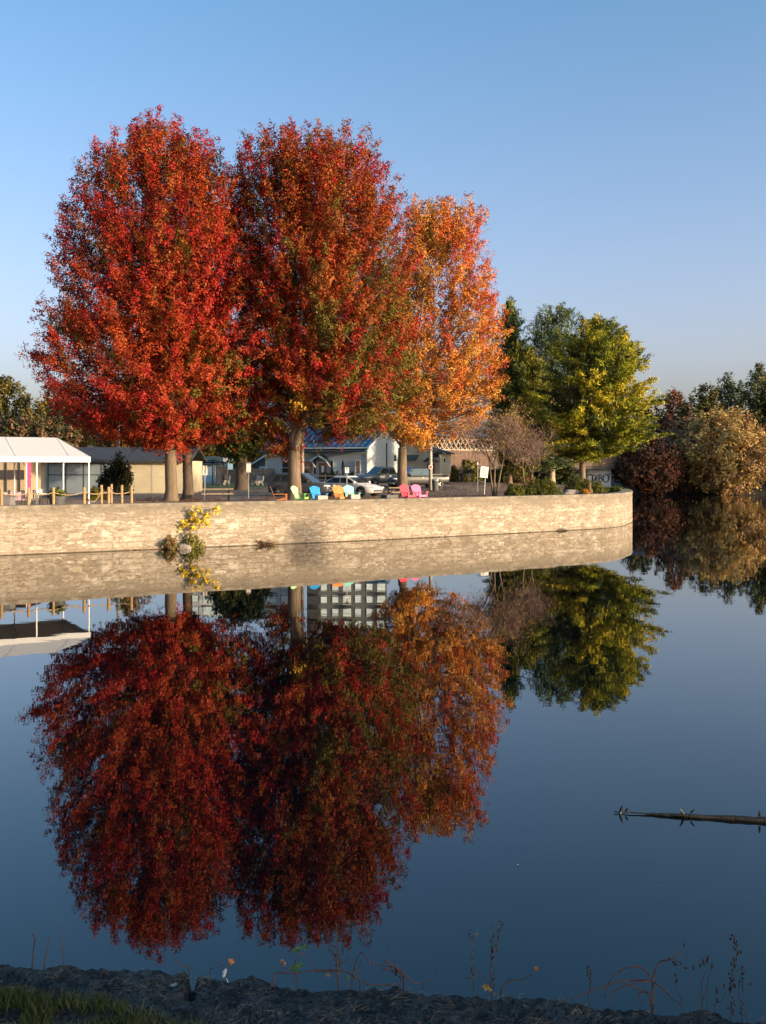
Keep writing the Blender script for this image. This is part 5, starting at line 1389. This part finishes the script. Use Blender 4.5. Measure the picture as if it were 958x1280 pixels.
n = 26000
Yl = 52+62*rg.rand(n)**1.2; Xl = -16+36*rg.rand(n)
d1 = np.min(np.linalg.norm(np.stack([Xl, Yl], 1)[:, None]-np.array([(-13, 61.4), (-5.5, 61.5), (1.6, 82), (12, 100), (8, 72)])[None], axis=2), 1)
lim = np.interp(Xl, WALL[:90, 0], WALL[:90, 1])
ok = (Yl > lim+1.0) & (rg.rand(n) < np.exp(-d1/9)) & (Xl < 17)
Zl = np.array([ground_z(y) for y in Yl])+.035
flat_leaves('fallen_leaves', Xl[ok], Yl[ok], Zl[ok], .17, [(.34, .12, .05), (.28, .1, .03), (.4, .2, .06), (.2, .07, .03)], 'fallen autumn leaves carpeting the paving behind the wall')

# ------------------------------------------------------------------ near bank in the shade
m, nt, b = new_mat('old dark bank stone')
tc = nt.nodes.new('ShaderNodeTexCoord')
def nz2(sc, det, dist=0):
    n = nt.nodes.new('ShaderNodeTexNoise'); n.inputs['Scale'].default_value = sc; n.inputs['Detail'].default_value = det; n.inputs['Distortion'].default_value = dist
    nt.links.new(tc.outputs['Object'], n.inputs['Vector']); return n.outputs['Fac']
def mix2(f, lo, hi, a, c):
    r = nt.nodes.new('ShaderNodeMapRange'); r.inputs[1].default_value = lo; r.inputs[2].default_value = hi; nt.links.new(f, r.inputs[0])
    x = nt.nodes.new('ShaderNodeMix'); x.data_type = 'RGBA'; nt.links.new(r.outputs[0], x.inputs[0])
    for i, v in ((6, a), (7, c)):
        if isinstance(v, tuple): x.inputs[i].default_value = (*v, 1)
        else: nt.links.new(v, x.inputs[i])
    return x.outputs[2]
cc = mix2(nz2(16, 8, .6), .42, .6, (.028, .029, .031), (.075, .073, .070))
cc = mix2(nz2(7, 6, .8), .52, .66, cc, (.075, .062, .052))
cc = mix2(nz2(48, 5, .3), .6, .7, cc, (.14, .13, .12))
cc = mix2(nz2(90, 3), .56, .66, cc, (.012, .012, .013))
nt.links.new(cc, b.inputs['Base Color']); b.inputs['Roughness'].default_value = .95; b.inputs['Specular IOR Level'].default_value = .15
bp = nt.nodes.new('ShaderNodeBump'); bp.inputs['Strength'].default_value = 1; bp.inputs['Distance'].default_value = .025
nt.links.new(nz2(65, 8, .3), bp.inputs['Height']); nt.links.new(bp.outputs[0], b.inputs['Normal'])
M['old_stone'] = m
def bank_edge(x): return 3.275 - .135*x + .02*np.sin(x*5.1) + .012*np.sin(x*13.7+1)
xs = np.arange(-2.6, 2.6001, .0115); us = np.concatenate([np.arange(0, .62, .0115)[::-1], [-.01, -.016, -.02, -.024, -.03]])
X, U = np.meshgrid(xs, us); Yb_ = bank_edge(X) - np.maximum(U, 0) - np.minimum(U, 0)*.8
nz_ = lambda s, sd: vnoise(np.stack([X.ravel(), Yb_.ravel(), np.zeros(X.size)], 1), s, sd).reshape(X.shape)
Z = 2.395 + .02*(nz_(3, 1)-.5) + .014*(nz_(11, 2)-.5) + .018*(nz_(27, 3)-.5) + .016*(nz_(55, 4)-.5) + .014*(nz_(85, 5)-.5)
Z -= .05*np.exp(-np.maximum(U, 0)/.03)*(nz_(9, 6))
crk = np.abs(X-(-.635)-.12*(U-.05)+.02*(nz_(20, 8)-.5)); Z -= .07*np.exp(-(crk/.012)**2)*(U < .16)
drop = np.where(U < 0, -.12*np.array([0, 1, 2, 3, 4, 5])[np.clip((np.arange(len(us))-len(us)+6), 0, 5)][:, None], 0)
Z = np.where(U < 0, 2.36 - np.where(U <= -.03, 2.7, np.where(U <= -.024, 1.2, np.where(U <= -.02, .5, np.where(U <= -.016, .2, .06)))) + 0*Z, Z)
r_, c_n = X.shape
me = bpy.data.meshes.new('near_bank')
idx = np.arange(r_*c_n).reshape(r_, c_n)
Fq = np.stack([idx[:-1, :-1], idx[1:, :-1], idx[1:, 1:], idx[:-1, 1:]], -1).reshape(-1, 4)
me.from_pydata(np.stack([X.ravel(), Yb_.ravel(), Z.ravel()], 1).tolist(), [], Fq.tolist()); me.update()
tag(link('near_bank', me, M['old_stone'], None, True), kind='structure')
tag(MB().box((0, -18, 1.05), (120, 41.0, 2.56)).build('near_ground', M['soil']), kind='structure')

def zb_(x, y): return 2.40
# dry straw and grass on the stone
n = 5200
Xs = -1.5+2.9*rg.rand(n); k_ = vnoise(np.stack([Xs, np.zeros(n), np.zeros(n)], 1), 5, 3)
Us = .03+.42*rg.rand(n)
ok = vnoise(np.stack([Xs, Us*2.5, np.zeros(n)], 1), 9, 5) > .56
Xs, Us = Xs[ok], Us[ok]; n = len(Xs)
a = rg.randn(n)*.5 + 2.4*vnoise(np.stack([Xs, Us, 0*Us], 1), 6, 11) - .8; T_ = np.stack([np.cos(a), np.sin(a), rg.randn(n)*.25], 1)
V = leaf_quads(np.stack([Xs, bank_edge(Xs)-Us, 2.402+.014*rg.rand(n)], 1), np.array([0, -.3, 1.0])+rg.randn(n, 3)*.5, T_, .015+.04*rg.rand(n), .001+.001*rg.rand(n))
tag(link('dry_straw', quad_mesh('dry_straw', V, np.array([(.20, .14, .095), (.14, .10, .07), (.27, .2, .14), (.10, .07, .055)])[rg.randint(0, 4, n)]), M['leaf']), 'dry straw and dead grass lying over the dark bank stone', kind='stuff')
n = 12000
Xs = -1.75+1.2*rg.rand(n)**1.15; Us = .16+.4*rg.rand(n)
ok = (Us > .2+.1*np.clip((Xs+1.35)/.6, 0, 2)) & (vnoise(np.stack([Xs, Us, 0*Us], 1), 14, 9) > .32)
Xs, Us = Xs[ok], Us[ok]; n = len(Xs)
hgt = .02+.04*rg.rand(n)
T_ = np.stack([rg.randn(n)*.5, rg.randn(n)*.4, np.ones(n)], 1)
P_ = np.stack([Xs, bank_edge(Xs)-Us, 2.40+hgt*.4], 1)
V = leaf_quads(P_, rg.randn(n, 3)*np.array([1, 1, .2]), T_, hgt*1.2, .0022+.002*rg.rand(n))
tag(link('bank_grass', quad_mesh('bank_grass', V, np.array([(.065, .088, .02), (.09, .11, .025), (.05, .065, .02), (.18, .14, .06)])[rg.randint(0, 4, n)]), M['leaf']), 'short green grass in the bottom left corner of the bank', kind='stuff')

# individual weeds, twigs and leaves on the bank, each with its own root on the stone
M['stalk'] = mat('dry weed stalk', (.11, .065, .045), .9, .25, 30); M['bramble'] = mat('red brown bramble stem', (.13, .055, .04), .8, .25, 30)
M['seed'] = mat('dark seed head', (.05, .03, .022), .9, .2, 40); M['green_leaf'] = mat('green leaf', (.07, .16, .03), .6, .2, 20); M['orange_leaf'] = mat('orange brown leaf', (.42, .16, .04), .6, .25, 20); M['yellow_leaf'] = mat('yellow brown leaf', (.36, .22, .04), .6, .25, 20)
WY = 3.27
def weed(name, label, cat, root, stems, seeds=(), leaves=(), m='stalk', seed_r=.004):
    """stems: polylines in photo coordinates at the bank's own distance, the first point on the stone"""
    X0 = px(root, WY); Y0 = float(bank_edge(X0))-.02
    g = random.Random(int(root)*7); base = Vector((X0, Y0, 2.38))
    t = thing(name, label, cat, base)
    for st_, rad in stems:
        if st_[0][1] >= max(q[1] for q in st_) - 1 and st_[0][1] > 1195: st_ = [(st_[0][0], st_[0][1]+16)] + list(st_)
        pts = []
        for i, (x, y) in enumerate(st_):
            v = at(x, y, Y0); v.y += g.uniform(-.03, .03)*(i > 0); pts.append(v-base)
        # smooth
        P = catmull([tuple(p) for p in pts], 4) if len(pts) > 2 else [tuple(p) for p in pts]
        n_ = len(P); MB().tube(P, [rad*(1-.55*i/(n_-1))*(1+g.uniform(-.12, .12)) for i in range(n_)], 5).build('stem', M[m], t, True)
    if seeds:
        for x, y, l, w in seeds:
            v = at(x, y, Y0)-base; v.y += g.uniform(-.015, .015); d = Vector((g.uniform(-.25, .25), g.uniform(-.3, .3), 1)).normalized()*l
            MB().tube([v-d/2, v-d/4, v+d/4, v+d/2], [w*.4, w, w*.95, w*.3], 6).build('seed_head', M['seed'], t, True)
    for x, y, sz, mm in leaves:
        v = at(x, y, Y0)-base; a = g.uniform(0, 6.28); ca, sa = math.cos(a), math.sin(a)
        out_ = []
        for k in range(10):
            th = 2*PI*k/10; rr = sz*(1 if k % 2 == 0 else .62); dx, dz = math.cos(th)*rr*.8, math.sin(th)*rr
            out_.append(v+Vector((dx*ca-dz*sa, g.uniform(-.004, .004), dx*sa+dz*ca)))
        MB().slab(out_, .0008).build('leaf', M[mm], t)
    return t
def spikes(pts, n, g, l=.008, w=.0022):
    out_ = []
    for _ in range(n):
        i = g.randrange(len(pts)-1); f = g.random(); x = pts[i][0]+(pts[i+1][0]-pts[i][0])*f; y = pts[i][1]+(pts[i+1][1]-pts[i][1])*f
        out_.append((x+g.uniform(-3, 3), y+g.uniform(-2, 2), l*g.uniform(.6, 1.3), w*g.uniform(.6, 1.3)))
    return out_
g = random.Random(3)
weed('twig', 'short bare twig standing at the left end of the bank, taller of two', 'twig', 40, [([(40, 1203), (39, 1190), (43, 1175), (42, 1163)], .0035)])
weed('twig', 'short stubby twig just right of the tall bare one on the left bank', 'twig', 56, [([(56, 1203), (58, 1190), (59, 1176)], .003)])
weed('twig', 'thin pale leaning stalk on the left bank above the grass', 'twig', 79, [([(80, 1204), (79, 1180), (74, 1162), (68, 1158)], .0018)])
weed('twig', 'small leafless twig bending left near the crack in the bank', 'twig', 228, [([(236, 1212), (226, 1204), (219, 1195)], .0025)])
weed('leaf_sprig', 'fallen orange maple leaf on its stem standing at the bank edge', 'leaf', 283, [([(282, 1218), (284, 1207), (288, 1203)], .0012), ([(262, 1214), (270, 1206), (278, 1206), (282, 1214)], .0015)], leaves=[(289, 1202, .014, 'orange_leaf')])
weed('leaf_sprig', 'small sprig with four round green leaves on the bank edge', 'sprig', 370, [([(372, 1222), (369, 1205), (372, 1194), (377, 1189)], .0022), ([(344, 1221), (368, 1216), (398, 1211), (425, 1214)], .003), ([(368, 1210), (360, 1206), (352, 1202)], .0018), ([(374, 1192), (385, 1200), (396, 1214)], .0015)],
     leaves=[(371, 1187, .015, 'green_leaf'), (380, 1184, .013, 'green_leaf'), (368, 1211, .016, 'green_leaf'), (375, 1207, .013, 'green_leaf'), (352, 1201, .008, 'orange_leaf'), (356, 1205, .007, 'orange_leaf')], m='bramble')
st1 = [(423, 1224), (422, 1190), (421, 1150)]; st2 = [(422, 1205), (413, 1180), (409, 1163), (405, 1150)]; st3 = [(423, 1200), (433, 1176), (440, 1158), (446, 1150)]
weed('seed_weed', 'bushy dry seed weed beside the bramble tangle, left of the middle', 'weed', 423, [(st1, .0032), (st2, .0022), (st3, .0022), ([(423, 1212), (416, 1198), (412, 1190)], .0018), ([(423, 1210), (437, 1195), (440, 1183)], .0018)], spikes(st1, 26, g)+spikes(st2, 20, g)+spikes(st3, 22, g))
weed('bramble', 'tangled leafless bramble on the bank edge near the middle', 'bramble', 470, [([(395, 1214), (430, 1217), (460, 1226), (500, 1234)], .0035), ([(440, 1230), (446, 1203), (453, 1195), (463, 1199), (470, 1210), (492, 1207)], .0028), ([(505, 1222), (500, 1212), (488, 1190), (478, 1178)], .002), ([(480, 1200), (500, 1213), (520, 1228), (533, 1232)], .003), ([(478, 1211), (490, 1213), (504, 1222)], .003), ([(505, 1232), (503, 1218), (497, 1206)], .004), ([(450, 1228), (449, 1212), (452, 1200)], .002), ([(530, 1232), (545, 1222), (547, 1200)], .0015)],
     spikes([(490, 1210), (505, 1225)], 14, g, .01, .003), [(435, 1222, .009, 'green_leaf'), (410, 1219, .008, 'yellow_leaf')], m='bramble')
st1 = [(592, 1240), (590, 1200), (588, 1155)]
weed('seed_weed', 'slender straight dry stalk left of the yellow leaf', 'weed', 591, [(st1, .002), ([(589, 1172), (594, 1168)], .001)], spikes(st1, 20, g, .006, .0018), [(596, 1168, .005, 'yellow_leaf')])
st1 = [(615, 1238), (616, 1205), (617, 1190), (624, 1168), (628, 1148)]; st2 = [(617, 1190), (614, 1165), (613, 1150)]
weed('seed_weed', 'forked dry seed stalk right beside the yellow leaf', 'weed', 616, [(st1, .0026), (st2, .0016), ([(615, 1170), (622, 1162), (625, 1152)], .001)], spikes(st1, 26, g)+spikes(st2[:2], 6, g)+[(616, 1190, .016, .005)])
weed('leaf_sprig', 'curled yellow leaf on the bank under an arching twig', 'leaf', 609, [([(582, 1222), (590, 1218), (600, 1220), (609, 1230)], .0025)], leaves=[(608, 1234, .016, 'yellow_leaf'), (613, 1238, .008, 'yellow_leaf')])
weed('leaf_sprig', 'low twigs with one orange leaf leaning right over the water', 'twig', 640, [([(628, 1240), (640, 1230), (657, 1227), (668, 1217)], .0026), ([(626, 1238), (636, 1230), (646, 1222)], .0022)], leaves=[(671, 1211, .011, 'orange_leaf')])
st1 = [(738, 1252), (738, 1230), (736, 1208)]
weed('seed_weed', 'small pale seed weed left of the arching bramble', 'weed', 738, [(st1, .0018), ([(738, 1222), (742, 1212)], .001), ([(737, 1218), (732, 1210)], .001)], spikes([(736, 1222), (736, 1207)], 20, g, .006, .0018))
weed('bramble', 'arching leafless bramble with red-brown canes on the right bank', 'bramble', 816, [([(815, 1258), (818, 1240), (819, 1222), (827, 1207), (840, 1198), (851, 1190)], .0042), ([(817, 1225), (805, 1212), (790, 1207), (775, 1212), (762, 1228), (756, 1246)], .003), ([(818, 1226), (790, 1227), (760, 1228), (735, 1236), (712, 1246)], .0032), ([(819, 1228), (832, 1236), (842, 1252), (855, 1259)], .0028), ([(815, 1250), (800, 1240), (786, 1234)], .003), ([(813, 1226), (795, 1226), (770, 1236), (758, 1252)], .0024), ([(840, 1198), (846, 1202), (854, 1206)], .0012), ([(812, 1240), (800, 1246), (804, 1256)], .002)],
     spikes([(838, 1201), (854, 1207)], 8, g, .007, .003), m='bramble')
weed('plantain_stalks', 'group of thin stalks with dark narrow seed heads on the right bank', 'weed', 880, [([(880, 1262), (884, 1230), (886, 1202)], .0016), ([(880, 1262), (881, 1230), (881, 1208)], .0014), ([(880, 1262), (886, 1232), (890, 1208)], .0014), ([(879, 1262), (878, 1232), (877, 1210)], .0013), ([(868, 1258), (863, 1215), (857, 1184)], .001), ([(856, 1258), (847, 1235), (843, 1216)], .0018), ([(896, 1262), (901, 1245), (904, 1230)], .0014), ([(893, 1262), (895, 1240)], .0012)],
     [(886, 1201, .030, .0036), (881, 1205, .022, .0034), (890, 1207, .02, .003), (877, 1208, .016, .003), (857, 1184, .011, .003), (867, 1209, .018, .003), (843, 1216, .012, .003), (845, 1224, .014, .003), (904, 1230, .016, .003), (895, 1236, .022, .0032), (897, 1251, .016, .003)])
st1 = [(915, 1266), (917, 1240), (916, 1215), (919, 1190), (916, 1166)]
weed('seed_weed', 'tallest knobbly dry seed stalk at the right end of the bank', 'weed', 916, [(st1, .0022), ([(917, 1215), (924, 1208), (928, 1206)], .0012)], spikes(st1, 44, g, .009, .003)+[(913, 1173, .008, .004), (924, 1187, .01, .004)])
st1 = [(927, 1266), (928, 1235), (929, 1208)]
weed('seed_weed', 'shorter seed stalk right of the tallest knobbly one', 'weed', 928, [(st1, .0018)], spikes(st1, 26, g, .008, .0026)+[(938, 1229, .012, .003)])
ft = thing('feather', 'small white feather lying on the dark bank stone', 'feather', (px(282, 3.3), 3.3, 2.41))
MB().tube([(-.006, .0, .0), (-.002, -.004, .018), (.004, -.01, .03)], [.004, .007, .003], 6).build('vane', M['white_paint'], ft); MB().tube([(.004, -.01, .0), (.012, -.014, -.012)], .001, 4).build('quill', M['white_paint'], ft)
for i, (x, y, s) in enumerate([(428/2, 1218, .022), (190, 1246, .012), (120, 1222, .02), (385, 1263, .018), (640, 1252, .016), (470, 1262, .02)]):
    lbs = ['pebble beside the crack in the bank stone', 'small white pebble above the grass on the bank', 'grey pebble on the left bank near the edge', 'pebble at the bottom of the frame below the green sprig', 'pebble on the dark stone right of the yellow leaf', 'pebble at the bottom of the frame under the bramble tangle']
    Yp = F*1.69/(y-HY)
    t = thing('pebble', lbs[i], 'pebble', (px(x, Yp), Yp, 2.395)); rock(s, s*.7, s*.8, i, 10).build('stone', M['concrete'], t)

# unseen trees added beyond the right edge of the frame to shade the bridge
for i, (x, y, h, w, lb_) in enumerate([(80, 120, 17, 9, 'broad added shade tree on the far bank outside the frame, nearest the bend'), (76, 110, 16, 8, 'added shade tree on the far bank outside the frame, out on the bend')]):
    rg2 = np.random.RandomState(80+i); nn = 420
    t = thing('unseen_bank_tree', lb_, 'tree', (x, y, 1.0))
    a = rg2.rand(nn)*2*PI; el = np.arcsin(-.95+1.95*rg2.rand(nn)); r = .35+.65*rg2.rand(nn)**.6
    d = np.stack([np.cos(a)*np.cos(el), np.sin(a)*np.cos(el), np.sin(el)], 1); tip = d*r[:, None]*np.array([w*.55, w*.55, h*.5])+np.array([0, 0, h*.5])
    V, c = shoots_to_leaves(rg2, tip, unit(d+np.array([0, 0, .4])), np.full(nn, 2.2), .6, 46, .55, np.array([(.06, .08, .02), (.1, .09, .02)])[rg2.randint(0, 2, nn)])
    link('crown', quad_mesh('crown', V, c), M['leaf'], t)
    MB().tube([(0, 0, -.5), (.05, 0, h*.3), (0, 0, h*.8)], [.35, .25, .08], 8).build('trunk', M['bark_dark'], t)

t = thing('bank_spruce', 'tall slim spruce far along the near bank, out of the frame on the right', 'tree', (94.2, 1.6, 2.33))
rg2 = np.random.RandomState(99); nn = 700; hh = 16.4
f_ = rg2.rand(nn)**.7; a = rg2.rand(nn)*2*PI; rr2 = (1-f_)*2.6*(.4+.6*rg2.rand(nn)) + .1
tip = np.stack([np.cos(a)*rr2, np.sin(a)*rr2, .8+f_*(hh-.8)], 1); d = unit(np.stack([np.cos(a), np.sin(a), .2+0*a], 1))
V, c = shoots_to_leaves(rg2, tip, d, np.full(nn, 1.0), .25, 30, .35, np.tile([[.05, .07, .025]], (nn, 1)), needle=True, aspect=.3)
link('crown', quad_mesh('crown', V, c), M['needle'], t); MB().tube([(0, 0, -.1), (0, 0, hh*.5), (0, 0, hh-.4)], [.25, .15, .03], 8).build('trunk', M['bark_dark'], t)

# trees on the near bank to the right of the photographer: they keep the bank in shade
for i, (x, y, h, lb_) in enumerate([(9.5, -2.2, 6.5, 'leafy bank tree nearest the photographer, out of the frame on the right'), (14.5, -4.5, 8, 'tall leafy bank tree behind the nearest one, out of the frame'), (12.5, 1.2, 6.5, 'leafy bank tree leaning to the water, out of the frame')]):
    rg2 = np.random.RandomState(50+i); nn = 420
    t = thing('unseen_bank_tree', lb_, 'tree', (x, y, 2.33))
    a = rg2.rand(nn)*2*PI; el = np.arcsin(-.9+1.9*rg2.rand(nn)); r = .35+.65*rg2.rand(nn)**.6
    d = np.stack([np.cos(a)*np.cos(el), np.sin(a)*np.cos(el), np.sin(el)], 1); tip = d*r[:, None]*np.array([3.4, 3.4, h*.5])+np.array([0, 0, h*.52])
    V, c = shoots_to_leaves(rg2, tip, unit(d+np.array([0, 0, .4])), np.full(nn, 1.2), .3, 40, .2, np.array([(.06, .08, .02), (.1, .09, .02)])[rg2.randint(0, 2, nn)])
    link('crown', quad_mesh('crown', V, c), M['leaf'], t)
    mb = MB(); mb.tube([(0, 0, -.1), (.05, 0, h*.3), (0, 0, h*.7)], [.2, .15, .05], 8)
    for k in range(10): T = Vector(tip[k])*.9; mb.tube([(0, 0, h*.25+.1*k), T*.5+Vector((0, 0, h*.18)), T], [.07, .05, .015], 5, False)
    mb.build('trunk', M['bark_dark'], t)
